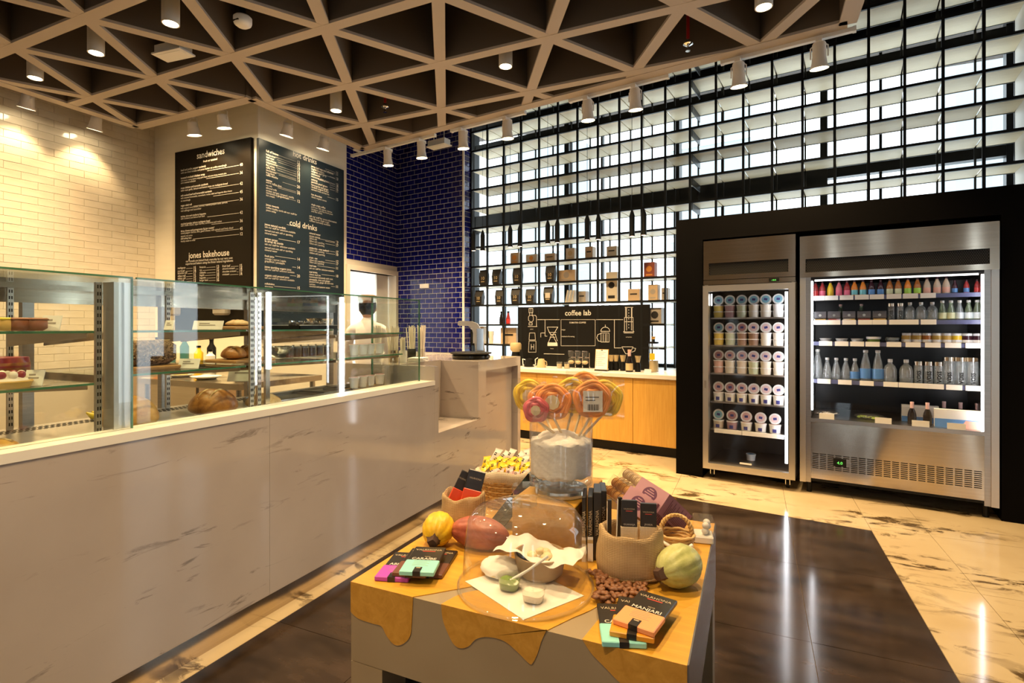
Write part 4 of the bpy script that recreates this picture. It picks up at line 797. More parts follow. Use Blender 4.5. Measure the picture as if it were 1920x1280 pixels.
# ---- case
cs = thing('bakery_display_case', 'long glass bakery display case with steel posts and green glass edges', 'display case', (0, 0, ZM))
XG, XR, ZG = -2.035, -2.76, 1.478; YA, YB = -1.6, 3.0
def cz(m_, name, mt, par=None, sm=0): return m_.build(name, MT[mt], par or cs, sm)
D = -ZM                                     # case parts are modelled relative to the ledge height
def B6(x0, x1, y0, y1, z0, z1): return MB().bx(x0, x1, y0, y1, z0+D, z1+D)
for a, b in ((YA, -.1), (-.1, 1.187), (1.20, YB)):
    g_ = cz(B6(XG-.004, XG+.004, a+.004, b-.004, ZM, ZG-.006), 'front_pane', 'case_glass')
    cz(B6(XG-.0045, XG+.0045, a, b, ZG-.006, ZG), 'glass_edge', 'glass_edge', g_); cz(B6(XG-.0045, XG+.0045, b-.004, b, ZM, ZG-.006), 'glass_edge', 'glass_edge', g_)
cz(B6(XR+.02, XG-.006, YA, YB, ZG-.012, ZG-.004), 'top_pane', 'case_glass')
e_ = cz(B6(-2.42, XG-.005, YB-.008, YB, ZM, ZG-.02), 'end_pane', 'case_glass'); cz(B6(-2.43, -2.42, YB-.009, YB+.001, ZM, ZG-.014), 'glass_edge', 'glass_edge', e_)
cz(B6(XR-.03, XR, YA, YB, 1.40, 1.50).bx(XR, XR+.08, YA, YB, 1.455+D, 1.475+D), 'rear_header', 'steel')
for y in (.0, 1.2, 1.77, 2.28, 2.96): cz(B6(XR-.03, XR, y-.02, y+.02, .86, 1.40), 'rear_post', 'steel_soft')
cz(B6(-2.125, -2.06, 1.14, 1.20, .86, ZG-.02), 'front_post', 'alu')
def standard(y, x=-2.10):
    o = cz(B6(x-.012, x, y-.010, y+.010, .87, ZG-.02), 'slotted_standard', 'alu'); s_ = MB()
    for k in range(22):
        z = .9+.0255*k; s_.bx(x-.001, x+.0008, y-.006, y-.002, z+D, z+.013+D).bx(x-.001, x+.0008, y+.002, y+.006, z+D, z+.013+D)
    cz(s_, 'slots', 'black', o)
for y, x in ((1.125, -2.12), (1.745, -2.10), (1.785, -2.10), (1.125, -2.72), (1.76, -2.72), (2.27, -2.72)): standard(y, x)
for y, z0, z1 in ((1.82, 1.10, 1.462), (2.31, .90, 1.462)): cz(B6(-2.085, -2.07, y-.0055, y+.0055, z0, z1), 'light_strip', 'led'); cz(B6(-2.10, -2.086, y-.012, y+.012, .88, 1.462), 'light_mount', 'steel')
dk = cz(B6(XR, -2.08, CY0, YB, .80, .885), 'deck', 'steel_soft')
v_ = MB()
for yy in range(150):
    y = -.2+.021*yy
    for k in range(4): v_.bx(-2.70+.022*k, -2.688+.022*k, y+(.008 if k % 2 else 0), y+.012+(.008 if k % 2 else 0), .8852+D, .8862+D)
stuff(cz(v_, 'vent_holes', 'black', dk))
secs = [(.02, 1.12, (1.285, 1.10)), (1.215, 1.74, (1.285, 1.12)), (1.80, 2.30, (1.285, 1.12)), (2.34, 2.95, (1.26, 1.12))]
for a, b, zs in secs:
    for z in zs:
        sh = cz(B6(-2.70, -2.14, a, b, z-.008, z), 'glass_shelf', 'case_glass'); cz(B6(-2.14, -2.134, a, b, z-.008, z), 'glass_edge', 'glass_edge', sh)
        for yy in (a+.01, b-.014): cz(MB().prism([(-2.70, z-.065+D), (-2.70, z-.009+D), (-2.16, z-.009+D), (-2.16, z-.025+D)], yy, yy+.004, Matrix(((1, 0, 0, 0), (0, 0, 1, 0), (0, 1, 0, 0), (0, 0, 0, 1)))), 'shelf_bracket', 'steel', sh)
# ---- bread and cakes
noisy('crust', (.16, .05, .012), (.50, .22, .05), (16, 16, 16), .42, detail=6, bst=.5); noisy('crust_gold', (.45, .20, .04), (.70, .42, .11), (11, 11, 11), .45, detail=5, bst=.4); noisy('rye', (.05, .025, .012), (.36, .22, .12), (90, 90, 90), .8, detail=2, bst=.6); noisy('flour_crust', (.32, .17, .06), (.68, .52, .30), (18, 18, 18), .7, bst=.2)
mat('cream', (.85, .78, .66), .5); mat('berry', (.28, .02, .04), .3); mat('cake', (.28, .09, .03), .45); mat('pastry', (.70, .42, .10), .5); mat('banana', (.78, .58, .04), .45)
def loaf(label, p, rx, ry, rz_, m_, rot=0, cuts=3, name='bread_loaf', board=None):
    t = thing(name, label, 'bread', p, rot)
    def f(a, tt, q):
        x, y, z = q; gr = 1-.05*max(0, math.sin(cuts*PI*(x/rx+1)))**6 if z > 0 else 1
        return (x, y*gr, z*gr if z > 0 else z*.45)
    MB().ball(rx, ry, rz_, 28, 14, T(0, 0, rz_*.45), f).build('crust', MT[m_], t, 60)
    sc_ = MB()
    for k in range(cuts):
        x = rx*(-.5+1.0*(k+.5)/cuts); sc_.tube([(x+.012*q, ry*q, rz_*.45+rz_*math.sqrt(max(.02, 1-((x+.012*q)/rx)**2-q*q))-.0025) for q in (-.75, -.5, -.25, 0, .25, .5, .75)], [.002, .004, .005, .0055, .005, .004, .002], 6)
    sc_.build('score', MT['flour_crust'], t, 60)
    return t
def pt(px, py, X): return on_x(px, py, X)
def at(px, X, z): p = on_x(px, 612, X); return Vector((p.x, p.y, z))
loaf('large round brown crusty loaf on the case floor', at(400, -2.30, .886), .105, .10, .085, 'crust', .5, 2)
loaf('scored oval loaf dusted with flour near the middle posts', at(494, -2.28, .886), .09, .07, .05, 'flour_crust', .4, 4)
loaf('golden split loaf on the case floor just right of the thick steel post', at(243, -2.28, .886), .10, .085, .095, 'crust_gold', .9, 1)
loaf('golden round loaf on the middle shelf by the slotted posts', at(438, -2.36, 1.137), .06, .055, .045, 'crust', .3, 2); loaf('dark round loaf behind the golden loaf on the middle shelf', at(463, -2.42, 1.137), .05, .05, .045, 'crust', .3, 2)
loaf('flat seeded loaf on the upper shelf', at(446, -2.40, 1.302), .06, .045, .022, 'flour_crust', .5, 3)
def boardt(label, p, lx_, ly_): t = thing('bread_board', label, 'board', p, 0); MB().cbx(-lx_, lx_, -ly_, ly_, 0, .016, .004).build('plank', MT['board_wood'], t); return t
boardt('wooden board under the rye loaf', at(282, -2.34, 1.1205), .11, .11); boardt('wooden board under the two round loaves', at(452, -2.38, 1.1205), .11, .12); boardt('wooden board under the flat seeded loaf', at(450, -2.40, 1.2855), .1, .11)
t = thing('rye_loaf', 'dark square rye loaf crusted with seeds on the middle shelf', 'bread', at(282, -2.33, 1.137), .15)
MB().cbx(-.05, .05, -.10, .10, 0, .105, .022).build('crust', MT['rye'], t, 50); sd = MB()
for k in range(160): sd.ball(.004, .0025, .002, 6, 4, T(*random.choice([(random.uniform(-.035, .035), random.uniform(-.08, .08), .105), (.05, random.uniform(-.08, .08), random.uniform(.02, .09)), (random.uniform(-.035, .035), -.10, random.uniform(.02, .09))])) @ RZ(random.uniform(0, 6)))
stuff(sd.build('seeds', MT['flour_crust'], t))
for i, (px, m_) in enumerate(((8, 'pastry'), (27, 'cake'), (63, 'cake'))):
    t = thing('cake_slice', '%s cake square on the upper left shelf' % ('yellow', 'dark brown glazed', 'red brown')[i], 'cake', at(px, -2.22, 1.2855), .3); MB().cbx(-.03, .03, -.03, .03, 0, .042, .009).build('sponge', MT[m_], t, 50); MB().cbx(-.031, .031, -.031, .031, .034, .044, .008).build('glaze', MT['cake' if i else 'banana'], t, 50)
t = thing('berry_tart', 'round cream tart topped with raspberries on the lower left shelf', 'tart', at(14, -2.22, 1.1005), 0)
MB().lathe([(0, 0), (.055, 0), (.064, .02), (.062, .024), (.05, .018), (0, .018)], 26).build('shell', MT['pastry'], t, 40); MB().lathe([(.054, .018), (.05, .028), (.03, .036), (0, .036)], 22).build('cream', MT['cream'], t, 50)
for k in range(9): a = 2*PI*k/8; MB().ball(.012, .012, .013, 10, 7, T((.036*math.cos(a) if k < 8 else 0), (.036*math.sin(a) if k < 8 else 0), .042)).build('raspberry' if k % 2 else 'cream_swirl', MT['berry' if k % 2 else 'cream'], t, 60)
t = thing('chocolate_cake', 'tall dark chocolate cake at the left edge behind the tart', 'cake', at(8, -2.42, 1.1005), 0); MB().lathe([(0, 0), (.07, 0), (.07, .07), (.06, .085), (0, .088)], 26).build('sponge', MT['cake'], t, 40); MB().lathe([(.071, .055), (.066, .09), (0, .094)], 26).build('icing', MT['berry'], t, 40)
t = thing('banana_bunch', 'bunch of yellow bananas low behind the left case', 'banana', (-2.62, 1.42, .886), .4)
for k in range(4): MB().tube([(-.09+.0*k, .03*k, .03), (-.05, .03*k-.015, .018), (0, .03*k-.02, .016), (.05, .03*k-.012, .02), (.09, .03*k+.01, .035)], [.004, .014, .016, .014, .005], 8).build('banana', MT['banana'], t, 60)
def pcard(label, px, X, z, wv=.05, hv=.045, rz=.6, tilt=.35):
    t = thing('price_card', label, 'price card', at(px, X, z+.0005), rz); MB().bx(-wv, wv, 0, .003, 0, hv*2, RX(-tilt)).build('card', MT['white_card'], t); MB().bx(-wv, wv, .0, .05, 0, .003).build('foot', MT['clear_plastic'], t)
    MB().bx(-wv*.6, wv*.5, -.0008, -.0001, hv*.9, hv*1.1, RX(-tilt)).bx(-wv*.6, wv*.1, -.0008, -.0001, hv*1.3, hv*1.5, RX(-tilt)).build('printed_lines', MT['grey_box'], t)
pcard('tilted white price card beside the red brown cake', 92, -2.22, 1.2855, .03, .028); pcard('tilted price card beside the berry tart', 60, -2.2, 1.1005, .028, .028); pcard('white price card before the middle shelf boards', 352, -2.2, 1.1205, .045, .022, .4); pcard('wide white price card on the upper shelf', 388, -2.3, 1.2855, .07, .022, .4); pcard('narrow white price card at the left of the upper shelf', 315, -2.3, 1.2855, .02, .022, .4); pcard('large white sheet leaning at the middle shelf end', 455, -2.62, .99, .09, .05, .4)
t = thing('mini_loaf', 'small pale roll on the case floor at the far left', 'bread', at(3, -2.2, .886), .3); MB().ball(.06, .035, .028, 18, 10, T(0, 0, .024)).build('crust', MT['crust_gold'], t, 60); MB().tube([(-.04, 0, .048), (0, .004, .0525), (.04, 0, .048)], .004, 6).build('score', MT['flour_crust'], t)
# trays, cup rows and bowls in the right half of the case
for i, (px, X, z, wv, lv) in enumerate(((575, -2.45, 1.2855, .12, .17), (545, -2.42, .886, .14, .20), (610, -2.45, .886, .14, .16), (665, -2.4, .886, .12, .16))):
    t = thing('baking_tray', 'dark steel baking tray %s' % ('on the upper shelf right of the light strip', 'on the case floor left of the second light strip', 'on the case floor beside the second light strip', 'on the case floor at the right end')[i], 'tray', at(px, X, z), 0, 'baking trays in the case'); MB().bx(-wv, wv, -lv, lv, 0, .004).bx(-wv, -wv+.004, -lv, lv, 0, .02).bx(wv-.004, wv, -lv, lv, 0, .02).bx(-wv, wv, -lv, -lv+.004, 0, .02).bx(-wv, wv, lv-.004, lv, 0, .02).build('pan', MT['steel_soft'] if i else MT['black_metal'], t); MB().tube([(wv-.006, -lv+.006, .02), (wv-.006, lv-.006, .02)], .004, 6).tube([(-wv+.006, -lv+.006, .02), (-wv+.006, lv-.006, .02)], .004, 6).build('rim', MT['steel_soft'], t)
for i, px in enumerate((543, 557, 571, 585, 599, 613)):
    t = thing('dessert_cup', 'dark glass dessert cup, %s of six in the row on the middle shelf' % ORD[i], 'cup', at(px, -2.40, 1.1205), 0, 'dessert cups in the case'); MB().olathe([(0, 0), (.022, 0), (.027, .075), (.025, .075), (.02, .004), (0, .004)], 14).build('glass', MT['clear_glass'], t, 40); MB().cyl(.021, .005, .055, 12).build('mousse', MT['cake'], t); MB().cyl(.021, .055, .066, 12).build('topping', MT['cream'], t)
for i, px in enumerate((548, 562, 576, 590, 604)):
    t = thing('glass_jar', 'small dark jar, %s of five on the black tray of the upper shelf' % ORD[i], 'jar', at(px, -2.45, 1.290), 0, 'jars on the upper tray'); MB().lathe([(0, 0), (.02, 0), (.022, .03), (.016, .036)], 12).build('body', MT['black'], t, 40); MB().cyl(.018, .036, .044, 12).build('lid', MT['chrome'], t)
for i, px in enumerate((664, 680, 694, 712)):
    for k, z in enumerate((.912, 1.1205)):  # lower row stands in for cups seen only mirrored in the glass
        t = thing('yogurt_cup', 'white yogurt cup, %s in the %s row at the case end' % (ORD[i], ('lower', 'upper')[k]), 'cup', at(px, -2.30, z), 0, 'yogurt cups in the case'); MB().lathe([(0, 0), (.024, 0), (.031, .06), (.033, .062), (.033, .066)], 16).build('cup', MT['tub_white'], t, 40); MB().cyl(.029, .066, .068, 14).build('lid', MT['lid_plum'], t)
bw_ = boardt('pale board under the lower yogurt cups', at(688, -2.30, .8865), .09, .16); 
for i, (px, X, z) in enumerate(((522, -2.45, 1.1205), (600, -2.58, 1.2855))):
    t = thing('mixing_bowl', 'shiny steel bowl %s' % ('on the middle shelf beside the light strip', 'at the back of the upper shelf')[i], 'bowl', at(px, X, z), 0); MB().olathe([(0, .0), (.035, 0), (.07, .03), (.082, .065), (.08, .065), (.066, .032), (.033, .003), (0, .003)], 24).build('bowl', MT['chrome'], t, 50); MB().tube([(.082*math.cos(a), .082*math.sin(a), .065) for a in [2*PI*k/24 for k in range(24)]], .003, 6, True).build('rim', MT['chrome'], t)
# ---- service top: straws, napkins, till arm
mat('straw', (.86, .80, .70), .6); ZS = 1.0305
def straws(label, px, py, X, n, hh, holder, r=.032):
    p = on_x(px, 640, X); p.z = ZS; t = thing('straw_holder', label, 'straw holder', p, 0)
    MB().olathe([(0, 0), (r, 0), (r*1.05, .09), (r*.97, .09), (r*.93, .004), (0, .004)], 18).build('holder', MT[holder], t, 40)
    for k in range(n):
        a, q = random.uniform(0, 2*PI), math.sqrt(random.random())*r*.75; b = random.uniform(.6, 1.7); h_ = hh*random.uniform(.9, 1)
        MB().tube([(q*math.cos(a), q*math.sin(a), .006), (q*b*1.3*math.cos(a), q*b*1.3*math.sin(a), h_)], .0034, 6).build('straw', MT['straw'], t)
straws('bunch of white wrapped straws, leftmost behind the glass', 705, 0, -2.55, 26, .28, 'clear_plastic', .036); straws('bunch of white wrapped straws in the ribbed steel holder', 738, 0, -2.48, 28, .28, 'steel', .038); straws('short bunch of wooden stirrers between the straw holders', 756, 0, -2.40, 22, .19, 'white_card', .026); straws('bunch of white straws in the black holder', 772, 0, -2.52, 22, .28, 'black', .034); straws('rightmost bunch of white wrapped straws outside the glass end', 790, 0, -2.45, 26, .285, 'clear_plastic', .030)
p = on_x(784, 680, -2.36); t = thing('napkin_stack', 'folded white napkin stack in front of the straws', 'napkins', (p.x, p.y, ZS), .3)
for k in range(5): MB().cbx(-.06, .06, -.075, .075, .0062*k, .0062*k+.0055, .002, RZ(.04*(k % 3-1))).build('napkin', MT['white_card'], t)
t = thing('till_scale', 'round dark scale platter on the end block', 'scale', (-2.20, 4.02, 1.0255), 0)
MB().lathe([(0, 0), (.15, 0), (.165, .01), (.165, .03), (.15, .036)], 36).build('base', mat('dark_glass', (.03, .028, .022), .12, .4), t, 40); MB().lathe([(.15, .036), (.175, .042), (.18, .052), (.172, .056), (0, .056)], 36).build('platter', MT['black'], t, 40)
ta = thing('till_screen_arm', 'hooked silver till screen arm standing on the end block', 'till arm', (-2.24, 4.14, 1.082), math.radians(24.3))
prof = [(.10, 0), (.085, .10), (.06, .20), (.035, .245), (-.02, .265), (-.12, .268), (-.135, .26), (-.135, .232), (-.12, .225), (-.045, .222), (-.015, .205), (.0, .16), (.012, .06), (.02, 0)]
MB().prism(prof, -.05, .05, Matrix(((1, 0, 0, 0), (0, 0, 1, 0), (0, 1, 0, 0), (0, 0, 0, 1)))).build('arm', mat('arm_paint', (.52, .47, .40), .3, .3), ta); MB().bx(.03, .09, -.052, -.05, .01, .2).build('side_glass', MT['chrome'], ta); MB().tube([(-.02, -.0, .222), (-.025, 0, .20), (-.01, 0, .195)], .004, 6).build('hook', MT['chrome'], ta)
# ---- behind the case: work table, back bench, staff member
wtb = thing('steel_work_table', 'steel work table behind the bakery case', 'table', (-3.6, 2.82, 0)); MB().bx(-.55, .52, -.37, .38, .88, .92).build('top', MT['steel'], wtb)
for sx in (-.5, .47):
    for sy in (-.32, .33): MB().cyl(.02, 0, .88, 10, T(sx, sy, 0)).build('leg', MT['steel_soft'], wtb)
MB().bx(-.52, .49, -.35, .36, .25, .27).build('under_shelf', MT['steel_soft'], wtb)
bb = thing('back_bench', 'steel bench along the cream menu wall', 'bench', (-5.5, 3.6, 0)); MB().bx(-.78, .80, -.30, .32, .88, .92).build('top', MT['steel'], bb); MB().bx(-.76, .78, -.26, .3, .1, .86).build('cabinet', MT['steel_soft'], bb)
for k in range(3): d_ = MB().bx(-.74+.51*k, -.26+.51*k, -.28, -.26, .12, .84).build('door', MT['steel'], bb); MB().bx(-.5+.51*k-.06, -.5+.51*k+.06, -.3, -.285, .78, .795).build('handle', MT['chrome'], d_)
items = [(-3.95, 2.65, .92, 'pastry', .09, .02, 'shallow dish of pastries on the left of the work table'), (-3.62, 2.62, .92, 'cream', .10, .02, 'cream dish of pastries in the middle of the work table'), (-3.28, 2.66, .92, 'white_card', .09, .025, 'white plate at the right of the work table')]
for x, y, z, m_, r, h_, lb in items: t = thing('serving_dish', lb, 'dish', (x, y, z+.0005)); MB().olathe([(0, 0), (r*.6, 0), (r, h_), (r*.96, h_), (r*.58, .004), (0, .004)], 22).build('plate', MT['white_plastic'], t, 50); MB().ball(r*.6, r*.5, h_*.9, 14, 8, T(0, 0, h_*.7)).build('pastry', MT[m_], t, 50)
mat('bottle_teal', (.05, .16, .16), .3); mat('pink_pack', (.75, .2, .25), .5)
for i, (x, m_, h_) in enumerate(((-6.0, 'gold', .22), (-5.86, 'l_white', .16), (-5.72, 'chrome', .2), (-5.58, 'j_amber', .25), (-5.44, 'bottle_teal', .15), (-5.30, 'l_white', .18), (-5.16, 'bottle_teal', .26), (-5.02, 'j_yellow', .17), (-4.9, 'black', .24), (-4.78, 'l_white', .14))):
    t = thing('kitchen_jar', '%s from the left in the row of jars and bottles on the back bench' % ORD[i], 'jar', (x, 3.5+.05*(i % 3), .9205), 0, 'jars on the back bench'); MB().lathe([(0, 0), (.04, 0), (.042, h_*.7), (.02, h_*.86), (.018, h_)], 16).build('body', MT[m_], t, 40); MB().cyl(.021, h_, h_+.02, 12).build('cap', MT['black'], t)
for i, x in enumerate((-5.9, -5.1)):
    t = thing('wall_dispenser', 'grey wall dispenser on the cream wall, %s one' % ('left', 'right')[i], 'dispenser', (x, SY-.07, 1.42)); MB().cbx(-.09, .09, -.05, .068, 0, .26, .02).build('case', MT['grey_box'], t, 40); MB().bx(-.06, .06, -.052, -.05, .06, .12).build('window', MT['black'], t)
def person(label, loc, rz):
    t = thing('person', label, 'person', loc, rz)
    J = {'pel': (0, 0, .86, .125), 'wst': (0, 0, 1.0, .11), 'chs': (0, 0, 1.18, .13), 'shc': (0, 0, 1.29, .085), 'nk': (0, .01, 1.345, .05), 'nk2': (0, .02, 1.40, .05)}
    ch_ = [('pel', 'wst'), ('wst', 'chs'), ('chs', 'shc'), ('shc', 'nk'), ('nk', 'nk2')]
    for s_, n in ((-1, 'l'), (1, 'r')):
        J.update({n+'sh': (s_*.155, 0, 1.27, .06), n+'el': (s_*.20, .06, 1.03, .042), n+'wr': (s_*.13, .26, 1.0, .03), n+'hn': (s_*.11, .33, .99, .032), n+'hp': (s_*.085, 0, .80, .09), n+'kn': (s_*.095, .02, .44, .055), n+'an': (s_*.095, 0, .08, .04), n+'to': (s_*.10, .15, .03, .035)})
        ch_ += [('shc', n+'sh'), (n+'sh', n+'el'), (n+'el', n+'wr'), (n+'wr', n+'hn'), ('pel', n+'hp'), (n+'hp', n+'kn'), (n+'kn', n+'an'), (n+'an', n+'to')]
    ks = list(J); me = bpy.data.meshes.new('body'); me.from_pydata([J[k][:3] for k in ks], [(ks.index(a), ks.index(b)) for a, b in ch_], [])
    o = link('body', me, t); sk = o.modifiers.new('skin', 'SKIN'); sk.use_smooth_shade = True
    for k, v in zip(ks, me.skin_vertices[0].data): v.radius = (J[k][3],)*2; v.use_root = (k == 'pel')
    sb = o.modifiers.new('sub', 'SUBSURF'); sb.levels = sb.render_levels = 2
    me.materials.append(mat('uniform', (.74, .70, .74), .85))
    def hd(a, tt, q):
        x, y, z = q; f = 1
        if y > 0: y = y*(1.0+.10*math.exp(-((z+.01)/.02)**2)*math.exp(-(x/.018)**2)*1.6-.05*math.exp(-((z-.012)/.012)**2)*(1 if abs(x) > .015 else 0))
        if z < -.05: x *= .82
        return (x, y, z)
    hb_ = MB().ball(.075, .092, .115, 28, 20, T(0, .03, 1.475), hd).build('head', mat('skin', (.42, .22, .13), .55), t, 80)
    for s_ in (-1, 1):
        MB().ball(.008, .016, .028, 8, 8, T(s_*.075, .03, 1.47)).build('ear', MT['skin'], hb_, 60); MB().ball(.010, .006, .007, 8, 6, T(s_*.028, .112, 1.487)).build('eye', MT['black'], hb_, 60)
        for k in range(5):
            x0 = s_*.11-.024+.012*k; MB().tube([(x0, .345, .995), (x0, .385-(.01 if k in (0, 4) else 0), .985), (x0, .40-(.016 if k in (0, 4) else 0), .965)], [.008, .0075, .006], 6).build('finger', MT['skin'], t, 60)
    MB().ball(.022, .006, .006, 10, 6, T(0, .108, 1.425)).build('mouth', MT['berry'], hb_, 60)
    MB().ball(.083, .10, .11, 24, 14, T(0, .015, 1.50), lambda a, tt, q: (q[0], q[1] if q[1] < .03 else .03, q[2])).build('hair', MT['black'], t, 70)
    MB().lathe([(.088, 0), (.09, .035), (.085, .05), (.06, .06), (0, .062)], 24, T(0, .02, 1.545)).build('cap', mat('cap_brown', (.16, .11, .06), .7), t, 40)
    MB().lathe([(.145, 0), (.15, .25), (.13, .5)], 24, T(0, .0, .45) @ Matrix.Scale(.95, 4, (0, 1, 0)), 0, PI).build('apron', mat('apron', (.70, .60, .46), .85), t, 60)
person('person in a pale pink top with dark hair and brown cap standing behind the counter', (-3.36, 4.08, 0), .6)
# ================================================================== MENU BOARDS
def fit(body, a, b, m, parent, M0, plane, bold=0, align='LEFT', minw=None):
    """print one line so that it runs from point a to point b on the board"""
    A, Bp = plane(*a), plane(*b); Bp.z = A.z; L = (Bp-A).length
    o = text(body, 1.0, m, parent, I4, 'LEFT', bold); wv = max((v.co.x for v in o.data.vertices), default=1); s_ = L/wv
    o.matrix_local = M0(A) @ Matrix.Scale(s_, 4); return o
# sandwiches
YB_ = SY-.035; A = on_y(328, 283, YB_); Bq = on_y(470, 260, YB_); zt = (A.z+Bq.z)/2
sb = thing('sandwich_menu_board', 'black menu board headed sandwiches with small white print', 'menu board', (0, SY, 0)); MB().bx(A.x, Bq.x, -.034, -.001, 1.25, zt).build('panel', MT['menu_black'], sb)
plS = lambda px, py: on_y(px, py, YB_)
mS = lambda p: T(p.x, -.0352, p.z) @ RX(PI/2)
TW = MT['text_white']
def S(body, x0, y0, x1, bold=.0): return fit(body, (x0, y0), (x1, y0), TW, sb, mS, plS, bold)
def leader(x0, x1, y0, board, pl, mk, price=None, th=.0016, dots=False):
    A_, B_ = pl(x0, y0), pl(x1, y0); L = (Vector((B_.x, B_.y, 0))-Vector((A_.x, A_.y, 0))).length; m_ = MB()
    if dots:
        k = 0
        while k < L: m_.bx(k, k+.006, -th, th, 0, .0003); k += .012
    else: m_.bx(0, L, -th, th, 0, .0003)
    m_.build('leader_line', TW, board, None, None, mk(A_) @ T(0, .006, 0))
    if price: text(price, .045, TW, board, mk(Vector((B_.x, B_.y, A_.z))) @ T(.012, -.006, 0), 'LEFT', .01)
S('sandwiches', 368.8, 297.9, 421, .012); S('fresh or toasted', 381, 304.5, 407)
its = [('beef and pickle pepper sandwich', 321.3, 385.7, [('with sun dried tomato and pesto butter on a olive sourdough', 326.2, 424.6)], '40'), ('toasted smoked chicken wrap', 336, 384, [('with tomato, iceberg lettuce, tangy garlic mayo, red onion, honey mustard, salsa', 340.4, 424.6), ('and creamed coleslaw', 344.8, 367)], '36'), ('roast chicken and avocado sandwich', 354.6, 390, [('with roast garlic, lettuce and lemon mayo on multigrain bread', 359.3, 426.7)], '42'), ('soft cooked beef and horseradish sandwich', 368.6, 397, [('with creamed horseradish, camembert, rocket salad and baguette blue cheese', 373.2, 435), ('on sourdough', 378.4, 356.7)], '45'), ('vegan salad roll', 387.4, 359.5, [('with roasted sweet potato, hummus, roasted pumpkin seeds, sprouts,', 392.4, 426.7), ('red cabbage and cucumber', 397.3, 377.5)], '36'), ('turkey, brie and cranberry baguette', 407.6, 386, [('with cranberry and lettuce leaf salad', 411.7, 383.6)], '42'), ('smoked gravlax salmon multigrain bagel', 421.6, 393.6, [('with cream cheese, caper berries, cornichons and rocket', 425, 415.8)], '36'), ('three cheese and pomegranate fig jam toastie*', 435, 402, [('cured pepper chorizo, brie, goat\'s cheese, with spinach and finely sliced', 439, 437), ('spanish red onion', 444.5, 360.7)], '45'), ('add turkey ham', 449, 359, [('freshly made to order', 454, 366.6)], '12')]
for ttl, y0, x1, ds, pr in its:
    S(ttl, 339, y0, x1, .012); leader(x1+3, 448, y0, sb, plS, mS, pr)
    for d_, yy, xx in ds: S(d_, 339, yy, xx)
S('jones bakehouse', 353.7, 484.5, 429.9, .012); S('our breads are baked fresh everyday by our very own', 348.4, 491.6, 436); S('experienced bakers using the finest natural ingredients', 347.9, 496.6, 437)
for x0, x1, ys, ws_ in ((333.2, 361, (504.3, 509.5, 514, 519.5, 524, 528.5), ('multigrain', 'sourdough', 'brioche roll', 'olive roll', 'white roll', 'rye roll')), (374.2, 404, (502.5, 507.8, 512.8, 517.5, 522.4, 527), ('focaccia', 'rye', 'ciabatta', 'bagels', 'baguette', 'burger buns')), (417, 447, (500.7, 505.4, 510.7, 516), ('fruit loaf', 'almond croissant', 'chocolate croissant', 'croissant'))):
    for yy, wd in zip(ys, ws_): S(wd, x0, yy, x0+min(len(wd)*1.45, 26)); leader(x0+min(len(wd)*1.45, 26)+1.5, x1, yy, sb, plS, mS, '1'+str(len(wd) % 7+2), .0012)
# drinks
XB_ = WX+.035; A = on_x(485.5, 262, XB_); Bq = on_x(645, 316, XB_); zt = (A.z+Bq.z)/2
db = thing('drinks_menu_board', 'blue grey menu board headed hot drinks and cold drinks', 'menu board', (WX, 0, 0)); MB().bx(.001, .034, A.y, Bq.y, 1.2, zt).build('panel', MT['menu_blue'], db)
plD = lambda px, py: on_x(px, py, XB_)
mD = lambda p: T(.0352, p.y, p.z) @ RZ(PI/2) @ RX(PI/2)
def Dk(body, x0, y0, x1, bold=.0): return fit(body, (x0, y0), (x1, y0), TW, db, mD, plD, bold)
Dk('hot drinks', 549, 292, 593.7, .012); Dk('cold drinks', 542.7, 421.7, 594.3, .012)
Lf = [('full of beans', 284, 521.6, 1), ('babyccino', 290.5, 516, 2), ('espresso', 295.2, 514, 2), ('macchiato', 300.4, 518, 2), ('cappuccino', 305, 520, 2), ('flat white', 310.4, 515, 2), ('caffe latte', 315, 516, 2), ('mochaccino', 319.8, 518, 2), ('long black', 324.5, 515, 2), ('caffe mocha', 329, 521, 2), ('extras', 338.5, 510, 1), ('extra coffee shot', 342.6, 528, 2), ('soy milk', 348, 510, 2), ('almond milk', 353, 519, 2), ('artisan syrups: caramel | vanilla', 358, 551, 0), ('cinnamon | gingerbread', 362.5, 541, 0), ('ice cream', 367, 515, 2), ('jones rewards', 384.8, 522.8, 1), ('coffee loyalty cards ask our staff for', 390, 556.8, 0), ('yours today', 394.8, 517.5, 0),
      ('jones natural cordials', 421.7, 535.7, 3), ('ask our staff for selection available', 426.4, 553.8, 0), ('served iced with still or sparkling', 432.8, 549, 0), ('mineral water', 438, 519.8, 0), ('artisan syrups', 448.6, 520.4, 3), ('le sirop de monin', 453.3, 531, 1), ('ask our staff for selection available', 458.6, 553.3, 0), ('served iced with still or sparkling', 465, 548.6, 0), ('mineral water', 469.7, 519.8, 0), ('fresh juice', 480.9, 514, 3), ('orange | carrot | apple', 486, 536, 0), ('grapefruit | pineapple', 490.8, 534, 0), ('jones sparkling organic juice', 501.4, 546, 3), ('ask our staff for selection available', 506, 552, 0), ('organic cold pressed juice', 517.2, 542, 3), ('ask our staff for selection available', 521.9, 552, 0), ('milkshakes', 533, 514.6, 1), ('choco banana', 537.5, 512, 3)]
for s_, y0, x1, k in Lf:
    x0 = 498.8 if y0 < 400 else 496.4; Dk(s_, x0, y0, x1, .014 if k in (1, 3) else 0)
    if k in (2, 3): leader(x1+2, 555, y0, db, plD, mD, str(12+len(s_) % 9), .0016, k == 2)
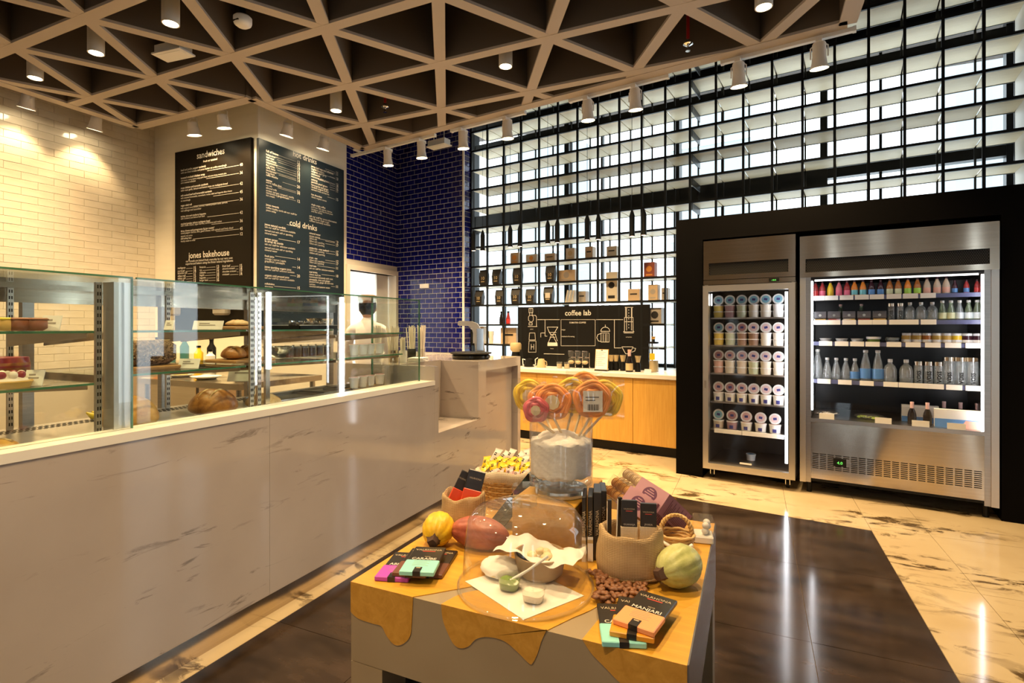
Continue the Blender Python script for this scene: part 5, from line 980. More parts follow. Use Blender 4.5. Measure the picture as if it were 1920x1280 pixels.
Rt = [('jones leaf teas and infusions', 312.7, 625, 1), ('english breakfast', 317.4, 608, 2), ('organic earl grey', 322, 612, 2), ('chamomile', 326.8, 600, 2), ('moroccan mint green', 331.5, 616, 2), ('oolong', 337.3, 595, 2), ('jasmine pearl green', 342, 614, 2), ('lemongrass and ginger', 347.3, 616, 2), ('rooibos organic herbal', 351.5, 616, 2), ('summer fruits and berries', 355.8, 617, 2), ('hot chocolate', 365.5, 603.6, 1), ('classic organic cocoa', 370, 612, 2), ('single origin coffee', 384.2, 610, 1), ('pourover, v60, syphon, chemex,', 388.6, 623, 0), ('aeropress, cold drip, french press', 392.6, 624, 0), ('and flat white', 396.8, 604, 0), ('ask our staff for more information', 405.9, 631, 0), ('regarding our single origin', 410, 617, 0), ('coffees currently available', 414.6, 619, 0),
      ('mineral water', 438, 601, 1), ('acqua panna', 443.4, 600, 0), ('250ml still', 448, 594, 2), ('500ml still | sparkling', 452.7, 608, 2), ('750ml still | sparkling', 457.4, 608, 2), ('antipodes - new zealand', 465.6, 616, 1), ('500ml still | sparkling', 470, 608, 2), ('1000ml still | sparkling', 475, 609, 2), ('al ain - uae', 483.8, 595, 1), ('330ml still | sparkling', 488.5, 608, 2), ('750ml still | sparkling', 492.6, 607, 2), ('iced teas', 499, 593, 3), ('ask our staff for selection available', 503.7, 626, 0), ('iced drinks', 510.8, 595, 1), ('classic iced tea', 515.4, 601, 2), ('homemade lemonade with mint', 520, 624, 0), ('pineapple, mint and ginger', 524.8, 619, 0), ('passion fruit, ginger ale and mint', 529, 625, 0), ('iced latte', 533.6, 591, 0), ('coconut and passion water', 537.7, 619, 2)]
for s_, y0, x1, k in Rt:
    x0 = 583.7 if y0 < 400 else 580; Dk(s_, x0, y0, x1, .014 if k in (1, 3) else 0)
    if k in (2, 3): leader(x1+2, 628, y0, db, plD, mD, str(10+len(s_) % 8), .0012)
# ================================================================== DISPLAY TABLE
TX0, TX1, TY0, TY1, TZ = -.863, -.106, .99, 1.735, .70
tb = thing('display_table', 'square oak display table with melting drip pattern over grey metal', 'table', ((TX0+TX1)/2, (TY0+TY1)/2, 0))
hx, hy = (TX1-TX0)/2, (TY1-TY0)/2
MB().bx(-hx, hx, -hy, hy, .515, TZ-.002).build('metal_box', MT['table_grey'], tb)
ins = .09
MB().bx(-hx+ins, hx-ins, -hy+ins, hy-ins, .0, .51).build('base', MT['black'], tb)
for sx in (-1, 1):
    for sy in (-1, 1): MB().bx(sx*(hx-.045)-.045, sx*(hx-.045)+.045, sy*(hy-.045)-.045, sy*(hy-.045)+.045, 0, .513).build('leg', MT['table_grey'], tb)
def smooth(pts, n=6):
    out = []; m = len(pts)
    for i in range(m-1):
        p0, p1, p2, p3 = (Vector(pts[max(i-1, 0)]), Vector(pts[i]), Vector(pts[i+1]), Vector(pts[min(i+2, m-1)]))
        for k in range(n):
            t_ = k/n; out.append(tuple(.5*((2*p1)+(p2-p0)*t_+(2*p0-5*p1+4*p2-p3)*t_*t_+(3*p1-p0-3*p2+p3)*t_**3)))
    out.append(tuple(pts[-1])); return out
# drips on the front, traced as (x, z) below the top edge; wood pieces stand 2 mm proud
def fpt(px, py): p = on_y(px, py, TY0); return (p.x-(TX0+TX1)/2, p.z)
drA = [fpt(655, 1142), fpt(672, 1158), (fpt(700, 1168)), fpt(716, 1173), fpt(727, 1193), fpt(742, 1208), fpt(758, 1205), fpt(770, 1190), fpt(773, 1160), fpt(775, 1122)]
drB = [fpt(828, 1134), fpt(831, 1160), fpt(840, 1185), fpt(852, 1207), fpt(865, 1214), fpt(880, 1210), fpt(893, 1197), fpt(915, 1193), fpt(945, 1200), fpt(970, 1220), fpt(990, 1240), fpt(998, 1243), fpt(1008, 1225), fpt(1016, 1200), fpt(1026, 1179)]
drC = [fpt(1092, 1197), fpt(1108, 1222), fpt(1135, 1250), fpt(1165, 1280), fpt(1200, 1300)]
FM = Matrix(((1, 0, 0, 0), (0, 0, -1, -hy), (0, 1, 0, 0), (0, 0, 0, 1)))
def drip(pts, close):
    q = smooth(pts); poly_ = [(min(max(x, -hx), hx), max(z, .517)) for x, z in q]+close; MB().prism(poly_, 0, .002, FM).build('wood_drip', MT['oak_front'], tb)
zt_ = TZ
drip(drA, [(drA[-1][0], zt_), (-hx, zt_)]); drip(drB, [(drB[-1][0], zt_), (drB[0][0], zt_)])
qc = smooth(drC); drip(drC, [(hx, max(.56, qc[-1][1]-.0)), (hx, zt_), (drC[0][0], zt_)])
# oak on top between two metal streaks
def tpt(px, py): p = on_z(px, py, TZ); return (p.x-(TX0+TX1)/2, p.y-(TY0+TY1)/2)
xa, xb, xc, xd = drA[-1][0], drB[0][0], drB[-1][0], drC[0][0]
bk1 = [tpt(868, 1072), tpt(868, 1080)]; sA = smooth([(xa, -hy), (xa+.05, -hy+.05), (xa+.12, -hy+.13), (xa+.2, -hy+.3)]); sB = smooth([(xb, -hy), (xb+.02, -hy+.06), (xb+.08, -hy+.13), (xa+.2, -hy+.3)])
sC = smooth([(xc, -hy), (xc+.03, -hy+.06), (xc+.07, -hy+.14), (xd+.03, -hy+.3)]); sD = smooth([(xd, -hy), (xd+.01, -hy+.08), (xd+.02, -hy+.16), (xd+.03, -hy+.3)])
yj = -hy+.3
MB().prism([(-hx, -hy)]+sA+[(-hx, yj)], TZ-.002, TZ).build('oak_top', MT['oak'], tb); MB().prism(sB[:-1]+[(xa+.2, yj)]+[(xd+.03, yj)]+list(reversed(sC[:-1])), TZ-.002, TZ).build('oak_top', MT['oak'], tb); MB().prism(sD+[(hx, yj), (hx, -hy)], TZ-.002, TZ).build('oak_top', MT['oak'], tb); MB().bx(-hx, hx, yj, hy, TZ-.002, TZ).build('oak_top', MT['oak'], tb)
MB().bx(hx, hx+.003, -hy, hy, .515, TZ).build('side_panel', mat('side_metal', (.30, .28, .27), .25, .8), tb)
ZP = TZ+.0004
ri = thing('oak_riser', 'oak riser block at the back of the display table', 'riser', (-.503, 1.455, ZP)); MB().cbx(-.088, .088, -.145, .13, 0, .137, .002).build('block', MT['oak'], ri); MB().bx(-.087, .087, -.146, -.145, .001, .135).build('front_face', MT['oak_front'], ri)
ZR = ZP+.1374
# ---- vase of lollipops
vx, vy = -.487, 1.41
va = thing('glass_vase', 'tall clear glass cylinder vase holding giant lollipops', 'vase', (vx, vy, ZR)); MB().olathe([(0, 0), (.07, 0), (.074, .004), (.074, .02), (.088, .03), (.088, .235), (.0855, .235), (.0855, .034), (0, .026)], 40).build('glass', MT['clear_glass'], va, 40); MB().lathe([(.071, .002), (.072, .018), (0, .019)], 32).build('thick_base', mat('thick_glass', (.75, .78, .78), .05, 0, trans=.8), va, 40)
ppm = MB(); 
pp = thing('crumpled_paper', 'crumpled white paper packed inside the glass vase', 'paper', (vx, vy, ZR+.036)); random.seed(3)
def crum(a, tt, q):
    n_ = 1 and math.sin(5*a+3*math.sin(7*tt))*math.cos(8*tt+2*a)*.05+math.sin(11*a+4*tt)*math.sin(9*tt)*.03; return tuple(c*(1+n_) for c in q)
MB().ball(.12, .12, .062, 56, 34, T(0, 0, .066), lambda a, tt, q: (lambda w: (w[0]*min(1, (.0835+.0012*math.sin(13*a+20*tt))/max(math.hypot(w[0], w[1]), 1e-6)), w[1]*min(1, (.0835+.0012*math.sin(13*a+20*tt))/max(math.hypot(w[0], w[1]), 1e-6)), min(w[2], .07)))(crum(a, tt, q))).build('paper', noisy('tissue', (.80, .76, .74), (.88, .85, .83), (30, 30, 30), .7, bst=.5), pp, 60)
MB().ball(.06, .06, .03, 30, 16, T(-.01, .005, .108), crum).build('paper_fold', MT['tissue'], pp, 60)
for n, c in (('candy_yellow', (.92, .66, .06)), ('candy_orange', (.90, .36, .10)), ('candy_rose', (.68, .14, .18)), ('cookie', (.80, .66, .40)), ('stick', (.85, .70, .46))): mat(n, c, .4, sub=.1)
pops = [(992, 741, 1.47, .042, 'candy_yellow', 'yellow lollipop at the far left of the vase'), (1019, 750, 1.45, .040, 'candy_orange', 'orange lollipop half hidden behind the front orange one'), (1037, 753, 1.39, .045, 'candy_orange', 'large orange lollipop with cream centre at the front'), (1005, 768, 1.36, .030, 'candy_rose', 'small rose red lollipop at the front left'), (1072, 742, 1.43, .046, 'candy_yellow', 'yellow lollipop with cream centre in the middle'), (1095, 728, 1.52, .044, 'candy_orange', 'orange lollipop at the top back'), (1110, 748, 1.40, .046, 'candy_orange', 'orange lollipop with white barcode label on the right'), (1132, 747, 1.45, .046, 'candy_yellow', 'yellow lollipop at the far right of the vase')]
for i, (px, py, yy, R_, m_, lb) in enumerate(pops):
    p = on_y(px, py, yy); t = thing('giant_lollipop', lb, 'lollipop', group='giant lollipops in the vase', M=Matrix.Translation(p) @ RZ(YAW+random.uniform(-.25, .25)))
    cn = MB()
    for k in range(4): rr = R_*(1-.16*k); cn.tube([((rr+.002*math.sin(5*a+k))*math.cos(a), -.004*(k % 2)+.003*math.sin(3*a+k*2), (rr+.002*math.sin(5*a+k))*math.sin(a)) for a in [2*PI*j/28 for j in range(28)]], .0062, 7, True)
    cn.build('candy_coil', MT[m_], t, 70)
    if i != 6: MB().lathe([(0, 0), (R_*.44, 0), (R_*.44, .006), (0, .006)], 24, T(0, -.012, 0) @ RX(PI/2) @ T(0, 0, -.003), fn=lambda a, r, z: (r*(1+.05*math.cos(9*a)), z)).build('biscuit', MT['cookie'], t)
    else:
        MB().bx(-.026, .026, -.0155, -.0145, -.032, .024).build('paper_label', MT['white_card'], t); br = MB()
        for k in range(14): br.bx(-.014+.0022*k, -.014+.0022*k+.0005+.0006*(k % 3), -.0162, -.0156, -.028, -.012)
        br.bx(-.02, .016, -.0162, -.0156, .006, .008).bx(-.02, .006, -.0162, -.0156, -.002, 0); br.build('barcode', MT['black'], t)
    foot = Vector((vx+random.uniform(-.045, .045), vy+random.uniform(-.03, .05), ZR+.12)); inv = t.matrix_world.inverted() if False else (Matrix.Translation(p) @ RZ(0)).inverted()
    M_ = t.matrix_basis.inverted(); a_ = Vector((0, 0, -R_*.9)); top_w = t.matrix_basis @ a_
    dirv = foot-top_w; foot = top_w+dirv
    MB().tube([tuple(M_ @ top_w), tuple(M_ @ foot)], .0036, 8).build('stick', MT['stick'], t, 60)
    w_ = R_*1.22; MB().sheet(lambda u, v, w_=w_: ((u-.5)*2*w_, .016*math.sin(PI*u)*math.sin(PI*v)+.010, (v-.5)*2*w_), 6, 6).sheet(lambda u, v, w_=w_: ((u-.5)*2*w_, -.018*math.sin(PI*u)*math.sin(PI*v)-.004, (v-.5)*2*w_), 6, 6).build('cellophane', MT['clear_plastic'], t, 60)
# ---- cake dome with samples
dx, dy = -.482, 1.143
dm = thing('cake_dome', 'clear plastic cake dome with octagonal knob over the samples', 'cake dome', (dx, dy, ZP))
MB().olathe([(.157, 0), (.158, .004), (.152, .008), (.146, .03), (.139, .12), (.134, .15), (.118, .172), (.085, .183), (.03, .187)], 48).build('cover', MT['clear_plastic'], dm, 50); MB().tube([(.156*math.cos(a), .156*math.sin(a), .004) for a in [2*PI*k/48 for k in range(48)]], .0035, 6, True).build('rim', MT['clear_glass'], dm, 60)
MB().lathe([(.03, .187), (.026, .193), (.034, .226), (.030, .232), (0, .232)], 8).build('knob', MT['clear_glass'], dm)
pa = thing('paper_sheet', 'white paper sheet under the cake dome', 'paper', (dx+.0, dy-.015, ZP), .0); MB().add([(-.135, -.03, .001), (.055, -.125, .001), (.14, .02, .001), (-.05, .10, .001), (-.135, -.03, 0), (.055, -.125, 0), (.14, .02, 0), (-.05, .10, 0)], [(0, 1, 2, 3), (7, 6, 5, 4), (0, 4, 5, 1), (1, 5, 6, 2), (2, 6, 7, 3), (3, 7, 4, 0)]).build('sheet', MT['white_card'], pa)
bo = thing('sample_bowl', 'wooden bowl lined with a white napkin under the dome', 'bowl', (dx+.015, dy+.055, ZP+.0015)); MB().olathe([(0, 0), (.042, 0), (.055, .012), (.062, .055), (.058, .055), (.05, .014), (0, .006)], 30).build('bowl', mat('bowl_wood', (.40, .27, .15), .5), bo, 50)
MB().sheet(lambda u, v: ((u-.5)*.20, (v-.5)*.11, .060+.010*math.sin(7*u)*math.cos(6*v)-.028*max(0, 1-((u-.5)**2+(v-.5)**2)*9)+.004*math.sin(23*u+9*v)), 22, 16).build('napkin', MT['white_card'], bo, 60)
for k in range(9): MB().ball(.011, .009, .008, 10, 6, T(random.uniform(-.025, .025), random.uniform(-.02, .02), .052) @ RZ(k)).build('biscuit_piece', MT['cookie'], bo, 60)
for lb, ox, oy, m_ in (('clear sample cup of green spread under the dome', -.025, -.035, 'pesto'), ('clear sample cup of pale crumble under the dome', .045, -.062, 'cream')):
    t = thing('sample_cup', lb, 'cup', (dx+ox, dy+oy, ZP+.0015)); MB().olathe([(0, 0), (.022, 0), (.027, .03), (.029, .031), (.026, .031), (.021, .002), (0, .002)], 22).build('cup', MT['clear_plastic'], t, 50); MB().lathe([(.021, .003), (.0245, .018), (.012, .024), (0, .022)], 18, I4, fn=lambda a, r, z: (r, z+.002*math.sin(3*a))).build('filling', MT[m_], t, 60)
t = thing('white_spoon', 'white plastic spoon resting in the green sample cup', 'spoon', (dx-.022, dy-.035, ZP+.02)); MB().tube([(0, 0, 0), (.035, .02, .022), (.075, .045, .052)], [.004, .003, .0035], 8).build('handle', MT['white_plastic'], t, 60); MB().ball(.012, .008, .003, 10, 6, T(-.006, -.004, -.002)).build('bowl', MT['white_plastic'], t, 60)
t = thing('napkin_heap', 'crumpled napkin with crumbs at the left under the dome', 'napkin', (dx-.075, dy+.02, ZP+.0015)); MB().ball(.05, .045, .02, 24, 12, T(0, 0, .018), crum).build('napkin', MT['white_card'], t, 40)
for k in range(6): MB().ball(.009, .008, .006, 8, 6, T(random.uniform(-.03, .02), random.uniform(-.045, -.02), .014)).build('crumb', MT['cookie'], t, 60)
# ---- chocolate bars
mat('choc_black', (.022, .018, .016), .32); mat('bar_purple', (.45, .06, .48), .4); mat('bar_brown', (.16, .06, .035), .4); mat('bar_teal', (.28, .68, .66), .4); mat('bar_orange', (.72, .30, .02), .4); mat('bar_salmon', (.85, .34, .14), .4); mat('bar_red', (.70, .07, .02), .4); mat('print_gold', (.55, .45, .30), .4); mat('print_red', (.70, .08, .05), .4)
def bar_parts(t, m_, title, L=.142, Wd=.080):
    MB().cbx(-Wd/2, Wd/2, -L/2, L/2, 0, .009, .0015).build('sleeve', MT['choc_black'], t)
    wr = MB().cbx(-Wd/2-.0012, Wd/2+.0012, -L/2-.0012, -L/2+.062, -.0004, .0105, .0015).build('wrapper', MT[m_], t)
    MB().bx(-.009, .009, -L/2-.0022, -L/2+.022, -.0004, .0112).build('paper_tab', MT['choc_black'], t); MB().bx(-.005, .005, -L/2+.016, -L/2+.019, .0112, .0115).build('tab_emblem', MT['print_gold'], t)
    text('VALRHONA', .0125, MT['print_gold'], t, T(0, L/2-.024, .0094)); MB().bx(-.014, .018, L/2-.030, L/2-.0275, .0091, .0095).build('red_stroke', MT['print_red'], t)
    if title: text(title, .0155, MT['text_white'], t, T(0, -L/2+.066, .0094), 'CENTER', .01); text('NOIR', .006, MT['print_gold'], t, T(.006, -L/2+.081, .0094))
    pl_ = MB()
    for k in range(5): pl_.bx(-.02, .02-.006*(k % 2), -L/2+.03+.006*k, -L/2+.0308+.006*k, .0105, .0108)
    pl_.build('fine_print', MT['grey_box'], wr)
def bar_px(label, fl, bl, z, m_, title, w_=.080, tilt=0):
    a, b = on_z(*fl, z), on_z(*bl, z); d = (b-a); d.z = 0; an = math.atan2(d.y, d.x)-PI/2; d.normalize(); r_ = Vector((d.y, -d.x, 0)); c = a+d*.071+r_*w_/2; c.z = z
    t = thing('chocolate_bar', label, 'chocolate bar', M=Matrix.Translation(c) @ RZ(an) @ RX(tilt)); bar_parts(t, m_, title); return t
bar_px('purple and black chocolate bar at the left edge of the display table', (703, 1088), (747, 1033), ZP+.0006, 'bar_purple', 'ABINAO', .08); bar_px('brown and black chocolate bar between the purple and teal bars', (736, 1080), (778, 1027), ZP+.0112, 'bar_brown', '', .08); bar_px('teal and black CARAIBE chocolate bar near the yellow pod', (749, 1078), (784, 1023.5), ZP+.0225, 'bar_teal', 'CARA\u00cfBE')
bar_px('dark chocolate bar peeking out behind the teal CARAIBE bar', (768, 1080), (812, 1024), ZP+.0004, 'bar_brown', '')
bar_px('teal chocolate bar under the salmon bar at the front right', (1130, 1212), (1117, 1126), ZP+.0006, 'bar_teal', 'CARA\u00cfBE'); bar_px('amber chocolate bar between the teal and salmon bars', (1144, 1192), (1163, 1113), ZP+.0112, 'bar_orange', 'C'); bar_px('salmon and black MANJARI chocolate bar on top of the right stack', (1150, 1169), (1201, 1113), ZP+.0225, 'bar_salmon', 'MANJARI')
# ---- burlap sacks
def weave(name, c1, c2):
    m, nt, b = nm(name); v = coords(nt, (1, 1, 1)); w1 = N(nt, 'ShaderNodeTexWave', Scale=85); w1.bands_direction = 'Z'; w2 = N(nt, 'ShaderNodeTexWave', Scale=85); w2.bands_direction = 'X'; w2.inputs['Distortion'].default_value = .5
    n = N(nt, 'ShaderNodeTexNoise', Scale=25, Detail=4)
    for q in (w1, w2, n): nt.links.new(v, q.inputs['Vector'])
    f = mixc(nt, .5, w1.outputs[0], w2.outputs[0]); f2 = mixc(nt, .45, f, n.outputs[0]); nt.links.new(ramp(nt, f2, [(.25, c1), (.7, c2)]), b.inputs['Base Color']); b.inputs['Roughness'].default_value = .9; bump(nt, b, f, .5, .002); return m
weave('burlap', (.34, .21, .09), (.64, .46, .25)); weave('linen', (.62, .50, .34), (.78, .68, .52))
def sack(label, p, r, h_, rz, sq, lean=0):
    t = thing('burlap_sack', label, 'sack', p, rz); rnd = random.Random(int(r*1e5))
    ph = [rnd.uniform(0, 6) for _ in range(6)]
    def f(a, q, z):
        k = z/h_; w_ = 1+.03*math.sin(3*a+ph[0])*k+.022*math.sin(5*a+ph[1]+5*k)+.016*math.sin(11*a+ph[2]+9*k)+.012*math.sin(7*a-14*k)
        return q*w_, z+(.006*math.sin(2*a+ph[3])+.004*math.sin(5*a+ph[4]))*k
    prof = [(0, 0), (r*.86, 0), (r*.97, h_*.07), (r*1.03, h_*.3), (r*1.02, h_*.55), (r*.97, h_*.8), (r*.98, h_*.9), (r*.96, h_*.98), (r*.90, h_*1.01), (r*.85, h_*.97), (r*.84, h_*.85), (r*.80, h_*.6), (0, h_*.55)]
    S_ = Matrix.Scale(sq, 4, (0, 1, 0)); MB().lathe(prof, 48, S_, fn=f).build('cloth', MT['burlap'], t, 70)
    MB().tube([tuple(S_ @ Vector((r*.99*math.cos(a), r*.99*math.sin(a), h_*.1))) for a in [2*PI*k/40 for k in range(40)]], .0016, 5, True).build('seam', MT['burlap'], t); return t
p = on_z(1178, 1092, ZP); sk1 = on_z(1181, 1076, ZP); sack('large open burlap sack of dark chocolate bars at the right', sk1, .078, .112, .3, .8)
for i, (ox, oy, rz, tl, hh) in enumerate(((-.052, .005, .3, .06, .128), (-.032, .018, .5, .10, .135), (.0, -.008, .25, -.03, .135), (.042, .012, .2, .0, .128))):
    t = thing('slim_chocolate_bar', 'slim dark chocolate bar standing in the right sack, %s from the left' % ORD[i], 'chocolate bar', group='bars standing in the right sack', M=Matrix.Translation(sk1+Vector((ox, oy, .066))) @ RZ(YAW*.6+rz-.2) @ RX(tl)); wv = .005 if i < 2 else .019
    MB().cbx(-wv, wv, -.004, .004, 0, hh-.02, .001).build('sleeve', MT['choc_black'], t)
    if i < 2: MB().bx(-wv-.0006, -wv, -.0035, .0035, .01, hh-.025).build('pale_edge', MT['white_card'], t)
    else:
        MB().cbx(-wv-.0008, wv+.0008, -.005, .005, 0, .052, .001).build('wrapper', MT['linen'], t); text('GUANAJA' if i == 2 else 'JIVARA', .0062, MT['text_white'], t, T(0, -.0052, .056) @ RX(PI/2)); text('VALRHONA', .005, MT['print_gold'], t, T(0, -.0044, hh-.042) @ RX(PI/2)); MB().bx(-.008, .008, -.0046, -.0042, hh-.046, hh-.0448).build('red_stroke', MT['print_red'], t)
sk2 = Vector((-.795, 1.405, ZP)); sack('small square burlap sack of red chocolate bars at the left', sk2, .066, .098, .2, .85)
for i, (ox, oy, rz, ty, tx) in enumerate(((-.026, -.002, .15, .48, -.12), (.020, .008, .1, .28, -.22))):
    t = thing('chocolate_bar', 'red and black chocolate bar tilted in the left sack, %s one' % ('left', 'right')[i], 'chocolate bar', M=Matrix.Translation(sk2+Vector((ox, oy, .088))) @ RZ(YAW+rz) @ RY(ty) @ RX(tx) @ T(0, 0, .025) @ RX(PI/2)); L2, W2 = (.105, .034) if i == 0 else (.105, .052)
    MB().cbx(-W2/2, W2/2, -L2/2, L2/2, 0, .011, .0015).build('sleeve', MT['choc_black'], t); MB().cbx(-W2/2-.001, W2/2+.001, -L2/2-.001, -.004, -.0005, .0125, .0015).build('wrapper', MT['bar_red'], t); text('VALRHONA', .007, MT['print_gold'], t, T(0, L2/2-.026, .0113))
# ---- cacao pods
def podmat(n, a, b): return noisy(n, a, b, (22, 22, 22), .42, detail=5, lo=.3, hi=.7, bst=.25)
podmat('pod_yellow', (.62, .33, .01), (.86, .58, .02)); podmat('pod_red', (.25, .05, .03), (.46, .12, .07)); podmat('pod_green', (.34, .36, .10), (.56, .56, .24)); mat('pod_stem', (.08, .04, .025), .8)
def pod(label, c, L, R_, m_, rz, ry, stem_sz=.014):
    t = thing('cacao_pod', label, 'cacao pod', group='cacao pods', M=Matrix.Translation(c) @ RZ(rz) @ RY(ry))
    def f(a, tt, q):
        z = q[2]/L; k = 1+.055*abs(math.sin(5*a))**.6-.03+.012*math.sin(17*a+9*z)+.01*math.sin(23*z+4*a); e_ = 1 if z < .2 else 1-.30*(z-.2)**2; return (q[0]*k*e_, q[1]*k*e_, q[2])
    MB().ball(R_, R_, L, 60, 26, I4, f).build('husk', MT[m_], t, 70); MB().lathe([(0, -L-.012), (stem_sz*.8, -L-.010), (stem_sz, -L+.002), (stem_sz*1.4, -L+.010)], 9, I4, fn=lambda a, r, z: (r*(1+.15*math.sin(4*a)), z)).build('stem', MT['pod_stem'], t, 40)
p = on_z(813, 1026, ZP); pod('yellow cacao pod beside the left sack', Vector((p.x-.0, p.y+.02, ZP+.044)), .052, .043, 'pod_yellow', 0, 0, .016)
bpy.context.view_layer.update()
o_ = [o for o in C.objects if o.get('label') == 'yellow cacao pod beside the left sack'][0]
o_.matrix_world = Matrix.Translation(Vector((p.x, p.y+.025, ZP+.043))) @ RZ(YAW-.15) @ RX(-PI/2*.80)
p = on_z(893, 1032, ZP); pod('red brown cacao pod behind the cake dome', Vector((p.x, p.y+.02, ZP+.041)), .085, .042, 'pod_red', YAW-.35, PI/2, .012)
p = on_z(1280, 1100, ZP); pod('pale green cacao pod at the right edge of the table', Vector((p.x-.008, p.y+.005, ZP+.046)), .060, .046, 'pod_green', YAW+.50, PI/2*.92, .015)
# ---- cocoa beans: each a bean of its own
noisy('bean', (.13, .045, .018), (.34, .15, .065), (60, 60, 60), .55, detail=3, bst=.2); bean_me = [MB().ball(.0095, .0058, .0045, 10, 7, I4, (lambda s_: lambda a, t_, q: (q[0], q[1]*(1+s_*q[0]*30), q[2]))(s_)).mesh('bean', MT['bean'], 70) for s_ in (.2, -.3, 0)]
rb = random.Random(5); k = 0
spots_b = []
while k < 95:
    px, py = rb.uniform(1098, 1210), rb.uniform(1058, 1134); q = on_z(px, py, ZP)
    u = (px-1098)/112; lim = 1070+26*u**.7
    if py < lim or py > 1134-8*abs(u-.35)*3: continue
    if (q-Vector((sk1.x, sk1.y, q.z))).length < .072 or (q-Vector((dx, dy, q.z))).length < .166: continue
    lay = sum(1 for s_ in spots_b if (s_-q).length < .011)
    if lay > 1: continue
    spots_b.append(q.copy()); o = link('cocoa_bean', bean_me[k % 3], None, None, Matrix.Translation((q.x, q.y, ZP+.0046+.0075*lay)) @ RZ(rb.uniform(0, 6)) @ RX(rb.uniform(-.3, .3))); tag(o, 'brown cocoa bean in the pile spilled before the right sack', 'cocoa bean', 'cocoa beans spilled before the right sack'); k += 1
# ---- black books / boxes standing right of the riser
for i, (px, yy, hh, th, rz) in enumerate(((1092, 1.315, .165, .010, .25), (1104, 1.325, .165, .013, .25), (1117, 1.335, .175, .020, .26), (1129, 1.37, .17, .016, .3))):
    p = on_y(px, 1000, yy); t = thing('black_gift_box', 'tall thin black chocolate box standing beside the riser, %s from the left' % ORD[i], 'box', (p.x+.004, yy+.0, ZP), rz, 'black boxes standing beside the riser'); MB().cbx(-th/2, th/2, 0, .08, 0, hh, .0015).build('box', MT['choc_black'], t)
    text('VALRHONA', .012, MT['print_gold'], t, T(.004, -.0006, .065) @ RX(PI/2) @ RZ(PI/2), 'LEFT')
    if i < 2: MB().bx(-th/2-.0004, th/2+.0004, -.0008, .081, 0, .062).build('paper_sleeve', MT['white_card'], t); MB().bx(-th/2-.0006, th/2+.0006, -.0011, .1, .046, .055).build('gold_band', MT['gold'], t)
    else: MB().bx(-th/2-.0004, -th/2, .01, .11, hh*.6, hh*.62).build('red_stroke', MT['print_red'], t)
# leaning black boxes left of the vase
for i, (px, py, yy) in enumerate(((948, 935, 1.52), (968, 938, 1.48), (985, 905, 1.62))):
    p = on_y(px, py, yy); t = thing('black_gift_box', 'glossy black chocolate box leaning right against the riser, %s' % ('front left', 'front right', 'back')[i], 'box', group='black boxes leaning against the riser', M=Matrix.Translation((-.712+.03*i+(.02 if i == 2 else 0), 1.44-.02*i+(.12 if i == 2 else 0), ZP+.009)) @ RZ(.12) @ RY(.66)); MB().cbx(-.011, .011, 0, .07, 0, .19, .0015).build('box', mat('gloss_black', (.02, .018, .018), .08) if 'gloss_black' not in MT else MT['gloss_black'], t); MB().bx(-.0106, .0106, .003, .067, .1902, .1912).build('blue_end', mat('box_blue', (.16, .25, .33), .2, .4) if 'box_blue' not in MT else MT['box_blue'], t)
# ---- wicker basket with wrapped sweets
wk = Vector((-.745, 1.63, ZP)); wb_ = thing('wicker_basket', 'wicker basket with linen lining full of wrapped sweets', 'basket', wk, .35); mat('wicker', (.42, .24, .08), .6); mat('wicker_light', (.62, .40, .16), .6)
def ell(r, a, z, s_=1): return (r*1.25*math.cos(a)*s_, r*.8*math.sin(a)*s_, z)
for k in range(13):
    z = .006+.0085*k; r = .064+.0016*k; n_ = 44
    MB().tube([ell(r+.0026*math.cos(11*a*2+PI*k), a, z) for a in [2*PI*j/n_ for j in range(n_)]], .0042, 6, True).build('weave_ring', MT['wicker'] if k % 2 else MT['wicker_light'], wb_, 60)
for k in range(22): a = 2*PI*k/22; MB().tube([ell(.064, a, 0), ell(.086, a, .118)], .003, 6).build('stake', MT['wicker'], wb_)
MB().prism([ell(.062, 2*PI*j/24, 0)[:2] for j in range(24)], .002, .006).build('bottom', MT['wicker'], wb_)
MB().olathe([(.070, .072), (.090, .096), (.094, .118), (.086, .126), (.078, .112), (.066, .085), (0, .080)], 40, Matrix.Scale(1.25, 4, (1, 0, 0)) @ Matrix.Scale(.8, 4, (0, 1, 0)), fn=lambda a, r, z: (r*(1+.02*math.sin(9*a)), z+.004*math.sin(6*a))).build('linen_lining', MT['linen'], wb_, 60)
mat('wrap_yellow', (.80, .52, .01), .3); mat('wrap_pink', (.62, .40, .40), .3); mat('wrap_white', (.70, .62, .55), .3)
def sweet_mesh(m_):
    return MB().sheet(lambda u, v: ((u-.5)*.05, (v-.5)*.026*(1 if .14 < u < .86 else 1.15), .0085*math.sin(PI*min(max((u-.12)/.76, 0), 1))*math.sin(PI*v)+.001*math.sin(40*u)), 14, 6).sheet(lambda u, v: ((u-.5)*.05, (v-.5)*.026*(1 if .14 < u < .86 else 1.15), -.0085*math.sin(PI*min(max((u-.12)/.76, 0), 1))*math.sin(PI*v)-.0004), 14, 6).mesh('wrapper', MT[m_], 60)
swm = {q: sweet_mesh('wrap_'+q) for q in ('yellow', 'pink', 'white')}; swl = MB().bx(-.005, .005, -.004, .004, .0077, .0084).mesh('print', MT['black'])
rs = random.Random(9); Mb = Matrix.Translation(wk) @ RZ(.35)
cnt = {'yellow': 0, 'pink': 0, 'white': 0}
